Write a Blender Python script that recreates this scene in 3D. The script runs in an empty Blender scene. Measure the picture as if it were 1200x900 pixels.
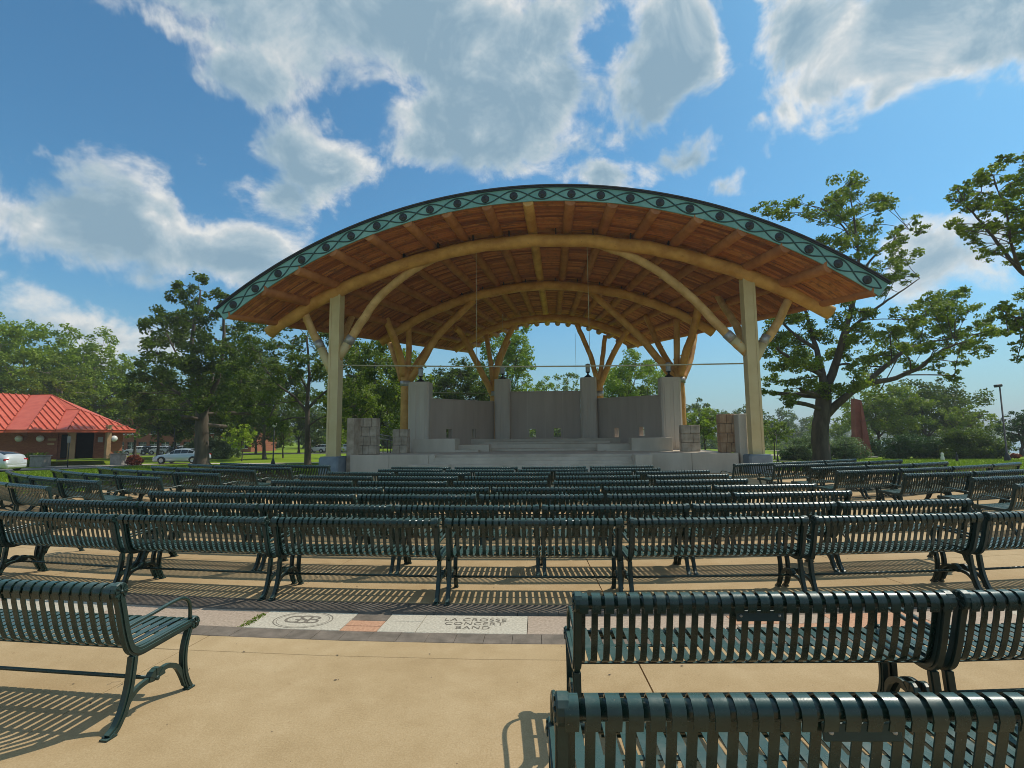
import bpy, math, random
import numpy as np
from math import sin, cos, radians, pi, atan2, hypot, sqrt, asin, tan
from mathutils import Vector, Matrix
random.seed(7)
RNG = np.random.default_rng(11)
SC = bpy.context.scene
COL = SC.collection

# ------------------------------------------------------------------ camera
F = 600.0; H = 1.74; PITCH = radians(5.84); ROLL = radians(-0.54)
cp, sp_, cr, sr = cos(PITCH), sin(PITCH), cos(ROLL), sin(ROLL)
cam_d = bpy.data.cameras.new('camera'); cam = bpy.data.objects.new('camera', cam_d); COL.objects.link(cam)
cam_d.sensor_width = 36; cam_d.lens = 18.0; cam_d.clip_start = 0.05; cam_d.clip_end = 12000
up0 = Vector((0, -sp_, cp)); fw = Vector((0, cp, sp_)); X0 = Vector((1, 0, 0))
rt = X0 * cr + up0 * sr; upv = up0 * cr - X0 * sr
m = Matrix.Identity(4)
for i in range(3):
    m[i][0] = rt[i]; m[i][1] = upv[i]; m[i][2] = -fw[i]
m[2][3] = H
cam.matrix_world = m
SC.camera = cam

def ray(px, py):
    u = (px - 600) / F; v = -(py - 450) / F
    return rt * u + upv * v + fw
def at(px, py, Y):
    d = ray(px, py); t = Y / d.y
    return Vector((d.x * t, Y, H + d.z * t))
def on_ground(px, Y, z=0.0):
    zc = Y * cp + (z - H) * sp_; yc = (z - H) * cp - Y * sp_
    return Vector((((px - 600) / F * zc - yc * sr) / cr, Y, z))

# ------------------------------------------------------------------ light
SUN_EL = radians(54.5); SUN_AZ = radians(66.0)      # azimuth from +Y towards +X
SC.view_settings.view_transform = 'Standard'; SC.view_settings.look = 'None'
SC.view_settings.exposure = 0.55; SC.view_settings.gamma = 1.0
SC.cycles.pixel_filter_type = 'BLACKMAN_HARRIS'; SC.cycles.filter_width = 0.95
sun_dir = Vector((sin(SUN_AZ) * cos(SUN_EL), cos(SUN_AZ) * cos(SUN_EL), sin(SUN_EL)))
sd = bpy.data.lights.new('sun', 'SUN'); sd.energy = 2.5; sd.angle = radians(0.55); sd.color = (1.0, 0.93, 0.80)
so = bpy.data.objects.new('sun', sd); COL.objects.link(so)
so.rotation_euler = sun_dir.to_track_quat('Z', 'Y').to_euler(); so.location = (20, 0, 40)

W = bpy.data.worlds.new('World'); SC.world = W; W.use_nodes = True
nt = W.node_tree; nt.nodes.clear()
class NB:
    def __init__(s, nt): s.nt = nt
    def n(s, t, **k):
        o = s.nt.nodes.new(t)
        for a, b in k.items(): setattr(o, a, b)
        return o
    def l(s, a, b): s.nt.links.new(a, b)
    def put(s, v, sock):
        if v is None: return
        if hasattr(v, 'is_output') or isinstance(v, bpy.types.NodeSocket): s.l(v, sock)
        else: sock.default_value = v
    def math(s, op, a, b=None, c=None, clamp=False):
        o = s.n('ShaderNodeMath', operation=op, use_clamp=clamp)
        s.put(a, o.inputs[0]); s.put(b, o.inputs[1]); s.put(c, o.inputs[2]); return o.outputs[0]
    def noise(s, vec, scale, detail=4, rough=.5, dist=0.0):
        o = s.n('ShaderNodeTexNoise'); s.put(vec, o.inputs['Vector']); o.inputs['Scale'].default_value = scale
        o.inputs['Detail'].default_value = detail; o.inputs['Roughness'].default_value = rough
        o.inputs['Distortion'].default_value = dist; return o
    def ramp(s, f, stops, interp='LINEAR'):
        o = s.n('ShaderNodeValToRGB'); s.put(f, o.inputs[0]); e = o.color_ramp; e.interpolation = interp
        while len(e.elements) < len(stops): e.elements.new(0.5)
        for k, (p, c) in enumerate(stops):
            e.elements[k].position = p
            e.elements[k].color = (c[0], c[1], c[2], 1) if hasattr(c, '__len__') else (c, c, c, 1)
        return o.outputs[0]
    def mix(s, f, a, b, typ='MIX'):
        o = s.n('ShaderNodeMix', data_type='RGBA', blend_type=typ)
        s.put(f, o.inputs[0])
        for v, q in ((a, o.inputs[6]), (b, o.inputs[7])):
            if hasattr(v, '__len__') and not isinstance(v, bpy.types.NodeSocket): q.default_value = (v[0], v[1], v[2], 1)
            else: s.put(v, q)
        return o.outputs[2]
    def smooth(s, v, a, b):
        o = s.n('ShaderNodeMapRange', interpolation_type='SMOOTHSTEP'); s.put(v, o.inputs[0])
        o.inputs[1].default_value = a; o.inputs[2].default_value = b; return o.outputs[0]

w = NB(nt)
sky = w.n('ShaderNodeTexSky', sky_type='NISHITA', sun_disc=False, sun_elevation=SUN_EL, sun_rotation=SUN_AZ)
sky.altitude = 200; sky.air_density = 1.0; sky.dust_density = 1.1; sky.ozone_density = 2.2
tc = w.n('ShaderNodeTexCoord'); dirv = tc.outputs['Generated']
sep = w.n('ShaderNodeSeparateXYZ'); w.l(dirv, sep.inputs[0])
warp = w.noise(dirv, 5.0, 5, .6)
wsep = w.n('ShaderNodeSeparateColor'); w.l(warp.outputs['Color'], wsep.inputs[0])
az = w.math('ADD', w.math('ARCTAN2', sep.outputs[0], sep.outputs[1]), w.math('MULTIPLY', w.math('SUBTRACT', wsep.outputs[0], .5), .22))
el = w.math('ADD', w.math('ARCSINE', sep.outputs[2]), w.math('MULTIPLY', w.math('SUBTRACT', wsep.outputs[1], .5), .16))
def azel(px, py):
    d = ray(px, py).normalized(); return atan2(d.x, d.y), asin(d.z)
CLOUDS = [  # px, py, rx, ry, weight : where the clouds of that day stand
    (470, 30, 270, 95, 1.0), (250, 5, 130, 45, .8), (590, 120, 150, 90, 1.0), (770, 75, 85, 80, 1.0), (620, 45, 110, 80, .95),
    (300, 95, 75, 40, .60), (200, 18, 70, 25, .5), (560, 170, 110, 40, .8),
    (1060, 40, 190, 80, 1.0), (920, 30, 70, 75, .9), (1190, 20, 120, 70, 1.0), (960, 95, 70, 35, .7), (1010, 110, 60, 30, .6),
    (140, 272, 175, 58, .88), (30, 255, 95, 38, .75), (265, 290, 90, 46, .8), (372, 190, 62, 50, .9), (330, 225, 70, 40, .7), (300, 325, 70, 30, .5),
    (722, 196, 44, 20, .75), (805, 190, 32, 22, .6), (845, 222, 24, 14, .45), (926, 140, 22, 28, .42), (890, 165, 16, 12, .35),
    (1120, 300, 110, 45, .40), (1090, 275, 40, 30, .5), (110, 385, 120, 22, .30)]
dens = None
for (px, py, rx, ry, wt) in CLOUDS:
    a0, e0 = azel(px, py); a1, _ = azel(px + rx, py); a2, _ = azel(px - rx, py); _, e1 = azel(px, py - ry); _, e2 = azel(px, py + ry)
    sa = abs(a1 - a2) / 2; se = abs(e1 - e2) / 2
    dx = w.math('DIVIDE', w.math('SUBTRACT', az, a0), sa); dy = w.math('DIVIDE', w.math('SUBTRACT', el, e0), se)
    d = w.math('SQRT', w.math('ADD', w.math('MULTIPLY', dx, dx), w.math('MULTIPLY', dy, dy)))
    d = w.math('MULTIPLY', w.math('SUBTRACT', 1.02, d), wt)
    dens = d if dens is None else w.math('SMOOTH_MAX', dens, d, .18)
for (px, py, rx, ry, wt) in ((704, 48, 36, 34, .42), (690, 130, 24, 34, .32), (853, 60, 20, 70, .28)):      # blue gaps
    a0, e0 = azel(px, py); a1, _ = azel(px + rx, py); _, e1 = azel(px, py - ry)
    dx = w.math('DIVIDE', w.math('SUBTRACT', az, a0), abs(a1 - a0)); dy = w.math('DIVIDE', w.math('SUBTRACT', el, e0), abs(e1 - e0))
    d = w.math('SUBTRACT', 1.6, w.math('SQRT', w.math('ADD', w.math('MULTIPLY', dx, dx), w.math('MULTIPLY', dy, dy))))
    dens = w.math('SUBTRACT', dens, w.math('MULTIPLY', w.math('MAXIMUM', d, 0), wt))
# the same weather continues above and behind the camera
gen = w.noise(dirv, 2.3, 4, .5)
behind = w.math('MULTIPLY', w.math('SUBTRACT', gen.outputs['Fac'], .50), 6.0)
beh_mask = w.smooth(sep.outputs[1], .45, .1)
hi_mask = w.smooth(sep.outputs[2], .70, .85)
lowcut = w.smooth(sep.outputs[2], .02, .15)
msk = w.math('MULTIPLY', w.math('MAXIMUM', beh_mask, hi_mask), lowcut)
dens = w.math('MAXIMUM', dens, w.math('SUBTRACT', w.math('MULTIPLY', w.math('ADD', behind, 1.0), msk), 1.0))
fine = w.noise(dirv, 7.5, 10, .60, .45); fine2 = w.noise(dirv, 22.0, 7, .62, .2)
off_ = w.n('ShaderNodeVectorMath', operation='ADD'); w.l(dirv, off_.inputs[0]); off_.inputs[1].default_value = (.030, .012, .045)
finb = w.noise(off_.outputs[0], 7.5, 10, .60, .45)
relief = w.math('SUBTRACT', fine.outputs['Fac'], finb.outputs['Fac'])
dd = w.math('ADD', dens, w.math('MULTIPLY', w.math('SUBTRACT', fine.outputs['Fac'], .49), 2.7))
dd = w.math('ADD', dd, w.math('MULTIPLY', w.math('SUBTRACT', fine2.outputs['Fac'], .5), .48))
alpha = w.smooth(dd, -.12, .48)
thick = w.math('ADD', dd, .04)
lit = w.math('ADD', w.smooth(thick, .95, .06), w.math('MULTIPLY', relief, 3.2))
body = w.ramp(lit, [(0, (.23, .345, .43)), (.25, (.29, .40, .475)), (.55, (.41, .50, .55)), (.82, (.57, .61, .62)), (1, (.74, .74, .71))])
skyc = w.mix(1.0, sky.outputs[0], (0.50, 1.02, 1.15), 'MULTIPLY')
haze = w.smooth(sep.outputs[2], .55, 0.0)
skyc = w.mix(w.math('MULTIPLY', w.smooth(sep.outputs[2], .30, .0), .55), skyc, (2.8, 3.75, 3.9))
bg1 = w.n('ShaderNodeBackground'); w.l(skyc, bg1.inputs[0]); bg1.inputs[1].default_value = 0.082
bg2 = w.n('ShaderNodeBackground'); w.l(body, bg2.inputs[0]); bg2.inputs[1].default_value = 0.78
ms = w.n('ShaderNodeMixShader'); w.l(w.math('MULTIPLY', alpha, .93), ms.inputs[0]); w.l(bg1.outputs[0], ms.inputs[1]); w.l(bg2.outputs[0], ms.inputs[2])
wo = w.n('ShaderNodeOutputWorld'); w.l(ms.outputs[0], wo.inputs[0])

# ------------------------------------------------------------------ materials
MATS = {}
def new_mat(name):
    mt = bpy.data.materials.new(name); mt.use_nodes = True; MATS[name] = mt
    b = NB(mt.node_tree); p = mt.node_tree.nodes['Principled BSDF']; return mt, b, p
def surf(name, c1, c2, scale=4, rough=.6, metal=0, bump=0.0, bscale=30, detail=5, stretch=None, spec=.5, lo=.35, hi=.65, coat=0, speck=None):
    mt, b, p = new_mat(name)
    t = b.n('ShaderNodeTexCoord'); v = t.outputs['Object']
    if stretch:
        mp = b.n('ShaderNodeMapping'); b.l(v, mp.inputs[0]); mp.inputs['Scale'].default_value = stretch; v = mp.outputs[0]
    n = b.noise(v, scale, detail, .6)
    c = b.ramp(n.outputs['Fac'], [(lo, c1), (hi, c2)])
    if speck:
        n3 = b.noise(v, speck[0], 3, .7)
        c = b.mix(b.smooth(n3.outputs['Fac'], speck[1], speck[1] + .12), c, speck[2])
    b.l(c, p.inputs['Base Color']); p.inputs['Roughness'].default_value = rough; p.inputs['Metallic'].default_value = metal
    p.inputs['Specular IOR Level'].default_value = spec
    if coat: p.inputs['Coat Weight'].default_value = coat; p.inputs['Coat Roughness'].default_value = .12
    if bump:
        n2 = b.noise(v, bscale, 6, .65); bp = b.n('ShaderNodeBump'); bp.inputs['Strength'].default_value = bump; bp.inputs['Distance'].default_value = .02
        b.l(n2.outputs['Fac'], bp.inputs['Height']); b.l(bp.outputs[0], p.inputs['Normal'])
    return mt
def leafmat(name, dark, mid, light, trans=.35):
    mt, b, p = new_mat(name); g = b.n('ShaderNodeNewGeometry')
    n = b.noise(g.outputs['Position'], 1.3, 3, .6); n2 = b.noise(g.outputs['Position'], 9.0, 2, .6)
    f = b.math('ADD', b.math('MULTIPLY', n.outputs['Fac'], .55), b.math('MULTIPLY', n2.outputs['Fac'], .45))
    c = b.ramp(f, [(.34, dark), (.50, mid), (.66, light)])
    b.l(c, p.inputs['Base Color']); p.inputs['Roughness'].default_value = .55; p.inputs['Specular IOR Level'].default_value = .25
    tr = b.n('ShaderNodeBsdfTranslucent'); b.l(b.mix(1.0, c, (1.15, 1.25, .55), 'MULTIPLY'), tr.inputs[0])
    mx = b.n('ShaderNodeMixShader'); mx.inputs[0].default_value = trans
    out = mt.node_tree.nodes['Material Output']
    b.l(p.outputs[0], mx.inputs[1]); b.l(tr.outputs[0], mx.inputs[2]); b.l(mx.outputs[0], out.inputs[0]); return mt

def painted(name, c1, c2, rough, spec):
    mt, b, p = new_mat(name); gp = b.n('ShaderNodeNewGeometry'); pos = gp.outputs['Position']; oi = b.n('ShaderNodeObjectInfo')
    c = b.ramp(b.noise(pos, 14, 5, .65).outputs['Fac'], [(.35, c1), (.65, c2)])
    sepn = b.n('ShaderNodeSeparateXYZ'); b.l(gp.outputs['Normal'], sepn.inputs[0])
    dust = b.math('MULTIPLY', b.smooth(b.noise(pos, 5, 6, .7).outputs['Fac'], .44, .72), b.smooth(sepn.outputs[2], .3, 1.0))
    c = b.mix(b.math('MULTIPLY', b.smooth(sepn.outputs[2], .55, .97), .75), c, (.055, .112, .100)); c = b.mix(b.math('MULTIPLY', dust, .28), c, (.20, .19, .155))  # upward faces tinted paler teal, painting in sun and sky sheen on seats; then dust
    c = b.mix(b.smooth(b.noise(pos, 60, 3, .6).outputs['Fac'], .74, .76), c, (.16, .14, .11))
    b.l(c, p.inputs['Base Color'])
    r = b.math('ADD', b.math('MULTIPLY', b.noise(pos, 9, 5, .7).outputs['Fac'], .30), rough - .13); r = b.math('ADD', r, b.math('MULTIPLY', dust, .25)); b.l(r, p.inputs['Roughness'])
    p.inputs['Specular IOR Level'].default_value = spec
    bp = b.n('ShaderNodeBump'); bp.inputs['Strength'].default_value = .12; bp.inputs['Distance'].default_value = .002; b.l(b.noise(pos, 150, 3, .6).outputs['Fac'], bp.inputs['Height']); b.l(bp.outputs[0], p.inputs['Normal'])
    return mt
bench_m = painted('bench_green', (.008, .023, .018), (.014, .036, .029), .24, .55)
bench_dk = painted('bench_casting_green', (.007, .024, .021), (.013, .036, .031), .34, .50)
conc_tan, b, p = new_mat('tan_concrete'); g = b.n('ShaderNodeNewGeometry'); gp = g.outputs['Position']
nl = b.noise(gp, .55, 5, .6); nm_ = b.noise(gp, 3.5, 6, .65); ng = b.noise(gp, 85, 4, .75); nd = b.noise(gp, 260, 2, .7)
f = b.math('ADD', b.math('MULTIPLY', nl.outputs['Fac'], .30), b.math('ADD', b.math('MULTIPLY', nm_.outputs['Fac'], .25), b.math('MULTIPLY', ng.outputs['Fac'], .45)))
c = b.ramp(f, [(.30, (.29, .195, .095)), (.46, (.41, .285, .148)), (.56, (.48, .345, .192)), (.72, (.61, .47, .295))])
c = b.mix(b.smooth(b.noise(gp, 11, 5, .7, .4).outputs['Fac'], .64, .74), c, (.34, .225, .115))
c = b.mix(b.smooth(b.noise(gp, 34, 2, .5).outputs['Fac'], .735, .77), c, (.17, .115, .07))
c = b.mix(b.smooth(nd.outputs['Fac'], .66, .78), c, (.22, .15, .08))
b.l(c, p.inputs['Base Color']); p.inputs['Roughness'].default_value = .88; p.inputs['Specular IOR Level'].default_value = .25
bp = b.n('ShaderNodeBump'); bp.inputs['Strength'].default_value = .5; bp.inputs['Distance'].default_value = .004; b.l(ng.outputs['Fac'], bp.inputs['Height']); b.l(bp.outputs[0], p.inputs['Normal'])
conc_joint = surf('joint_dirt', (.10, .075, .05), (.16, .12, .08), 10, .9)
slate = surf('dark_paver', (.10, .078, .058), (.185, .145, .11), 5, .8, 0, .3, 70)
brickgrey = surf('grey_paver', (.125, .10, .075), (.22, .175, .135), 6, .85, 0, .35, 80)
slab_white = surf('pale_engraved_stone', (.40, .35, .27), (.60, .54, .43), 45, .75, 0, .2, 120)
slab_pink = surf('pinkish_stone', (.32, .24, .175), (.48, .37, .28), 40, .75, 0, .2, 120)
slab_red = surf('salmon_paver', (.42, .21, .12), (.58, .33, .20), 40, .8, 0, .2, 120)
ink = surf('engraving_ink', (.10, .085, .065), (.26, .22, .17), 60, .9)
lime = surf('stage_limestone', (.48, .41, .32), (.60, .52, .42), .9, .85, 0, .35, 25, stretch=(1, 1, .25))
wallconc = surf('stage_wall_concrete', (.44, .35, .285), (.52, .425, .35), .8, .9, 0, .25, 30, stretch=(1.5, 1.5, .2))
pillarconc = surf('pillar_concrete', (.54, .455, .375), (.64, .55, .46), 1.2, .85, 0, .25, 30, stretch=(2, 2, .2))
stone_a = surf('grey_cut_stone', (.32, .25, .18), (.52, .43, .33), 2.5, .9, 0, .6, 14)
stone_b = surf('rusty_cut_stone', (.32, .17, .085), (.50, .33, .20), 2.0, .9, 0, .6, 14)
floor_st = surf('stage_floor_concrete', (.42, .35, .27), (.56, .48, .38), 1.0, .8, 0, .15, 40)
post_tan = surf('tan_painted_steel', (.60, .46, .225), (.66, .52, .27), 1.5, .5)
ped_blue = surf('bluegrey_pedestal', (.17, .21, .25), (.24, .29, .33), 2, .7)
steel = surf('galvanised_band', (.35, .33, .32), (.5, .48, .46), 8, .45, .5)
log_gold = surf('peeled_log_golden', (.50, .225, .045), (.72, .385, .105), 1.4, .6, 0, .5, 12, stretch=(1, 1, 1), speck=(7, .66, (.26, .12, .035)))
log_pale = surf('peeled_log_pale', (.52, .285, .09), (.74, .46, .18), 1.8, .6, 0, .5, 12, speck=(7, .66, (.3, .16, .06)))
log_red = surf('purlin_log', (.32, .10, .022), (.48, .18, .048), 1.6, .65, 0, .5, 10, speck=(6, .66, (.20, .08, .03)))
deck_m, b, p = new_mat('split_pole_decking')
g = b.n('ShaderNodeNewGeometry')
c = b.ramp(g.outputs['Random Per Island'], [(0, (.20, .050, .013)), (.35, (.38, .115, .028)), (.7, (.50, .17, .045)), (1, (.56, .22, .06))])
n = b.noise(b.n('ShaderNodeTexCoord').outputs['Object'], 3.0, 6, .6)
c = b.mix(b.smooth(n.outputs['Fac'], .45, .75), c, (.22, .085, .028))
b.l(c, p.inputs['Base Color']); p.inputs['Roughness'].default_value = .7
teal = surf('turquoise_fascia', (.14, .33, .30), (.23, .44, .40), 1.5, .55)
black = surf('black_metal', (.010, .011, .012), (.022, .022, .024), 12, .45)
roofmetal = surf('roof_edge_metal', (.05, .045, .045), (.08, .07, .07), 4, .5, .3)
bark = surf('bark', (.055, .04, .028), (.13, .10, .075), 2.5, .95, 0, 1.0, 14, stretch=(1, 1, .25))
bark_pale = surf('pale_bark', (.16, .13, .10), (.27, .23, .18), 2.5, .95, 0, .8, 14, stretch=(1, 1, .25))
leaf_oak = leafmat('leaf_dark', (.038, .062, .012), (.090, .130, .022), (.20, .25, .045), .42)
leaf_mid = leafmat('leaf_mid', (.065, .105, .014), (.155, .21, .03), (.32, .37, .065), .42)
leaf_bright = leafmat('leaf_bright', (.085, .14, .018), (.21, .29, .03), (.40, .47, .07), .34)
leaf_yellow = leafmat('leaf_yellow', (.18, .24, .02), (.34, .42, .03), (.46, .54, .08), .4)
leaf_red = leafmat('leaf_red', (.12, .03, .02), (.25, .06, .035), (.32, .10, .05), .3)
leaf_shrub = leafmat('leaf_shrub', (.025, .06, .02), (.05, .10, .028), (.10, .16, .05), .25)
leaf_pale = leafmat('leaf_pale', (.07, .11, .05), (.16, .22, .10), (.34, .38, .26), .3)
red_roof = surf('red_roof_metal', (.56, .095, .045), (.66, .14, .07), 1.5, .42, .0)
red_brick, b, p = new_mat('red_brick')
tcb = b.n('ShaderNodeTexCoord'); mp = b.n('ShaderNodeMapping'); b.l(tcb.outputs['Object'], mp.inputs[0]); mp.inputs['Rotation'].default_value = (radians(90), 0, 0)
bt = b.n('ShaderNodeTexBrick'); b.l(mp.outputs[0], bt.inputs['Vector']); bt.inputs['Scale'].default_value = 4.0
bt.inputs['Color1'].default_value = (.27, .075, .035, 1); bt.inputs['Color2'].default_value = (.36, .12, .055, 1); bt.inputs['Mortar'].default_value = (.24, .13, .09, 1)
bt.inputs['Mortar Size'].default_value = .012
b.l(bt.outputs[0], p.inputs['Base Color']); p.inputs['Roughness'].default_value = .85
tan_trim = surf('tan_trim', (.40, .24, .12), (.50, .31, .16), 2, .7)
sculpt_red = surf('weathered_red_steel', (.20, .045, .03), (.32, .08, .05), 1.2, .7, 0, .3, 10)
glass_dk = surf('dark_glass', (.015, .02, .022), (.03, .036, .04), 2, .12, 0, spec=.8)
white_globe = surf('white_globe', (.75, .73, .68), (.82, .80, .76), 3, .3)
car_silver = surf('silver_paint', (.55, .57, .58), (.60, .62, .63), 1, .3, .2, coat=.6)
car_ice = surf('pale_blue_silver_paint', (.45, .52, .58), (.50, .57, .63), 1, .28, .2, coat=.6)
car_dark = surf('dark_car_paint', (.03, .035, .045), (.05, .055, .065), 1, .3, .2, coat=.6)
car_white = surf('white_car_paint', (.70, .70, .68), (.76, .76, .75), 1, .3, .0, coat=.6)
rubber = surf('tyre_rubber', (.012, .012, .012), (.025, .025, .025), 10, .8)
rim_m = surf('alloy_rim', (.5, .5, .5), (.62, .62, .62), 10, .35, .6)
lamp_red = surf('tail_lamp_red', (.35, .01, .01), (.45, .02, .02), 3, .25)
lamp_clear = surf('lamp_clear', (.6, .62, .62), (.7, .72, .72), 3, .15)
asphalt = surf('asphalt', (.10, .095, .09), (.15, .14, .13), 3, .9, 0, .3, 60)
path_c = surf('path_concrete', (.50, .42, .33), (.60, .51, .40), 2, .9)
far_conc = surf('grey_planter_stone', (.22, .20, .18), (.32, .29, .26), 3, .9, 0, .4, 20)
cable_m = surf('cable_buff', (.40, .36, .22), (.5, .45, .3), 3, .5)
door_dark = surf('opening_shade', (.008, .007, .006), (.015, .012, .01), 3, .9)  # near-black colour paints in the shade of a door opening

mt, b, p = new_mat('grass'); g = b.n('ShaderNodeNewGeometry')
n1 = b.noise(g.outputs['Position'], .35, 5, .6); n2 = b.noise(g.outputs['Position'], 9, 4, .7)
f = b.math('ADD', b.math('MULTIPLY', n1.outputs['Fac'], .5), b.math('MULTIPLY', n2.outputs['Fac'], .5))
c = b.ramp(f, [(.30, (.09, .145, .010)), (.5, (.17, .245, .016)), (.70, (.27, .34, .03))])
b.l(c, p.inputs['Base Color']); p.inputs['Roughness'].default_value = .9; p.inputs['Specular IOR Level'].default_value = .1
bp = b.n('ShaderNodeBump'); bp.inputs['Strength'].default_value = .6; bp.inputs['Distance'].default_value = .06
b.l(n2.outputs['Fac'], bp.inputs['Height']); b.l(bp.outputs[0], p.inputs['Normal']); grass_m = mt
blade_m = leafmat('grass_blades', (.11, .18, .012), (.19, .28, .018), (.29, .36, .03), .35)
mt, b, p = new_mat('river_water'); p.inputs['Base Color'].default_value = (.18, .22, .24, 1); p.inputs['Roughness'].default_value = .18
g = b.n('ShaderNodeNewGeometry'); n = b.noise(g.outputs['Position'], .6, 4, .6); bp = b.n('ShaderNodeBump'); bp.inputs['Strength'].default_value = .35; bp.inputs['Distance'].default_value = .3
b.l(n.outputs['Fac'], bp.inputs['Height']); b.l(bp.outputs[0], p.inputs['Normal']); water_m = mt
hill_m = leafmat('hill_forest', (.03, .06, .015), (.05, .085, .02), (.08, .12, .03), .0)

# ------------------------------------------------------------------ helpers
class MB:
    def __init__(s): s.v = []; s.f = []; s.sm = []
    def add(s, vs, fs, smooth=False):
        o = len(s.v); s.v += [tuple(v) for v in vs]; s.f += [tuple(i + o for i in f) for f in fs]; s.sm += [smooth] * len(fs); return s
    def box(s, c, size, rot=None, bev=0):
        hx, hy, hz = size[0] / 2, size[1] / 2, size[2] / 2
        if bev:
            vs = []; b_ = min(bev, hx * .9, hy * .9, hz * .9)
            for sx in (-1, 1):
                for sy in (-1, 1):
                    for sz in (-1, 1):
                        vs += [(sx * (hx - b_), sy * (hy - b_), sz * hz), (sx * (hx - b_), sy * hy, sz * (hz - b_)), (sx * hx, sy * (hy - b_), sz * (hz - b_))]
            I = lambda x, y, z, k: ((x * 2 + y) * 2 + z) * 3 + k
            fs = [(I(0,0,1,0), I(1,0,1,0), I(1,1,1,0), I(0,1,1,0)), (I(0,0,0,0), I(0,1,0,0), I(1,1,0,0), I(1,0,0,0)),
                  (I(0,0,0,1), I(1,0,0,1), I(1,0,1,1), I(0,0,1,1)), (I(0,1,0,1), I(0,1,1,1), I(1,1,1,1), I(1,1,0,1)),
                  (I(0,0,0,2), I(0,0,1,2), I(0,1,1,2), I(0,1,0,2)), (I(1,0,0,2), I(1,1,0,2), I(1,1,1,2), I(1,0,1,2))]
            for y in (0, 1):
                for z in (0, 1): fs.append((I(0,y,z,0), I(1,y,z,0), I(1,y,z,1), I(0,y,z,1)))
            for x in (0, 1):
                for z in (0, 1): fs.append((I(x,0,z,0), I(x,1,z,0), I(x,1,z,2), I(x,0,z,2)))
            for x in (0, 1):
                for y in (0, 1): fs.append((I(x,y,0,1), I(x,y,1,1), I(x,y,1,2), I(x,y,0,2)))
            for x in (0, 1):
                for y in (0, 1):
                    for z in (0, 1): fs.append((I(x,y,z,0), I(x,y,z,1), I(x,y,z,2)))
        else:
            vs = [(sx * hx, sy * hy, sz * hz) for sx in (-1, 1) for sy in (-1, 1) for sz in (-1, 1)]
            fs = [(0,1,3,2), (4,6,7,5), (0,4,5,1), (2,3,7,6), (0,2,6,4), (1,5,7,3)]
        R = rot if rot is not None else Matrix.Identity(3)
        return s.add([Vector(c) + R @ Vector(v) for v in vs], fs)
    def tube(s, pts, r, n=8, caps=True, flat=1.0):
        pts = [Vector(q) for q in pts]; k = len(pts)
        rs = r if hasattr(r, '__len__') else [r] * k
        vs = []; prev = None
        for i, q in enumerate(pts):
            t = (pts[min(i + 1, k - 1)] - pts[max(i - 1, 0)]).normalized()
            if prev is None:
                a = t.cross(Vector((0, 0, 1)));
                if a.length < 1e-3: a = t.cross(Vector((1, 0, 0)))
            else: a = prev - t * prev.dot(t)
            a.normalize(); prev = a; bb = t.cross(a)
            for j in range(n):
                th = 2 * pi * j / n; vs.append(q + a * (rs[i] * cos(th)) + bb * (rs[i] * sin(th) * flat))
        fs = [(i * n + j, i * n + (j + 1) % n, (i + 1) * n + (j + 1) % n, (i + 1) * n + j) for i in range(k - 1) for j in range(n)]
        s.add(vs, fs, True)
        if caps:
            o = len(s.v) - len(vs); s.f.append(tuple(o + j for j in reversed(range(n)))); s.f.append(tuple(o + (k - 1) * n + j for j in range(n))); s.sm += [False, False]
        return s
    def ribbon(s, pts, width, thick, x0=0.0):
        """flat bar following (y,z) points; width in the YZ plane, thick along x"""
        k = len(pts); ws = width if hasattr(width, '__len__') else [width] * k; vs = []
        for i in range(k):
            a = pts[max(i - 1, 0)]; c_ = pts[min(i + 1, k - 1)]; ty, tz = c_[0] - a[0], c_[1] - a[1]; L = hypot(ty, tz) or 1; ny, nz = -tz / L, ty / L
            y, z = pts[i]; h = ws[i] / 2
            vs += [(x0 - thick / 2, y + ny * h, z + nz * h), (x0 + thick / 2, y + ny * h, z + nz * h), (x0 + thick / 2, y - ny * h, z - nz * h), (x0 - thick / 2, y - ny * h, z - nz * h)]
        fs = [(i * 4 + j, i * 4 + (j + 1) % 4, (i + 1) * 4 + (j + 1) % 4, (i + 1) * 4 + j) for i in range(k - 1) for j in range(4)]
        fs += [(3, 2, 1, 0), tuple((k - 1) * 4 + j for j in range(4))]
        return s.add(vs, fs)
    def prism(s, poly, z0, z1):
        n = len(poly); vs = [(x, y, z0) for x, y in poly] + [(x, y, z1) for x, y in poly]
        fs = [tuple(reversed(range(n))), tuple(range(n, 2 * n))] + [(i, (i + 1) % n, n + (i + 1) % n, n + i) for i in range(n)]
        return s.add(vs, fs)
    def lathe(s, prof, c=(0, 0, 0), n=12, axis='z', smooth=True):
        vs = []
        for r, z in prof:
            for j in range(n):
                th = 2 * pi * j / n
                q = (r * cos(th), r * sin(th), z) if axis == 'z' else ((z, r * cos(th), r * sin(th)) if axis == 'x' else (r * cos(th), z, r * sin(th)))
                vs.append(Vector(c) + Vector(q))
        k = len(prof)
        fs = [(i * n + j, i * n + (j + 1) % n, (i + 1) * n + (j + 1) % n, (i + 1) * n + j) for i in range(k - 1) for j in range(n)]
        return s.add(vs, fs, smooth)
    def mesh(s, name, mat):
        me = bpy.data.meshes.new(name); me.from_pydata([tuple(v) for v in s.v], [], s.f)
        me.polygons.foreach_set('use_smooth', s.sm); me.materials.append(mat); me.update(); return me
    def build(s, name, mat, parent=None, **k):
        return link(name, s.mesh(name, mat), parent, **k)
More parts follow.
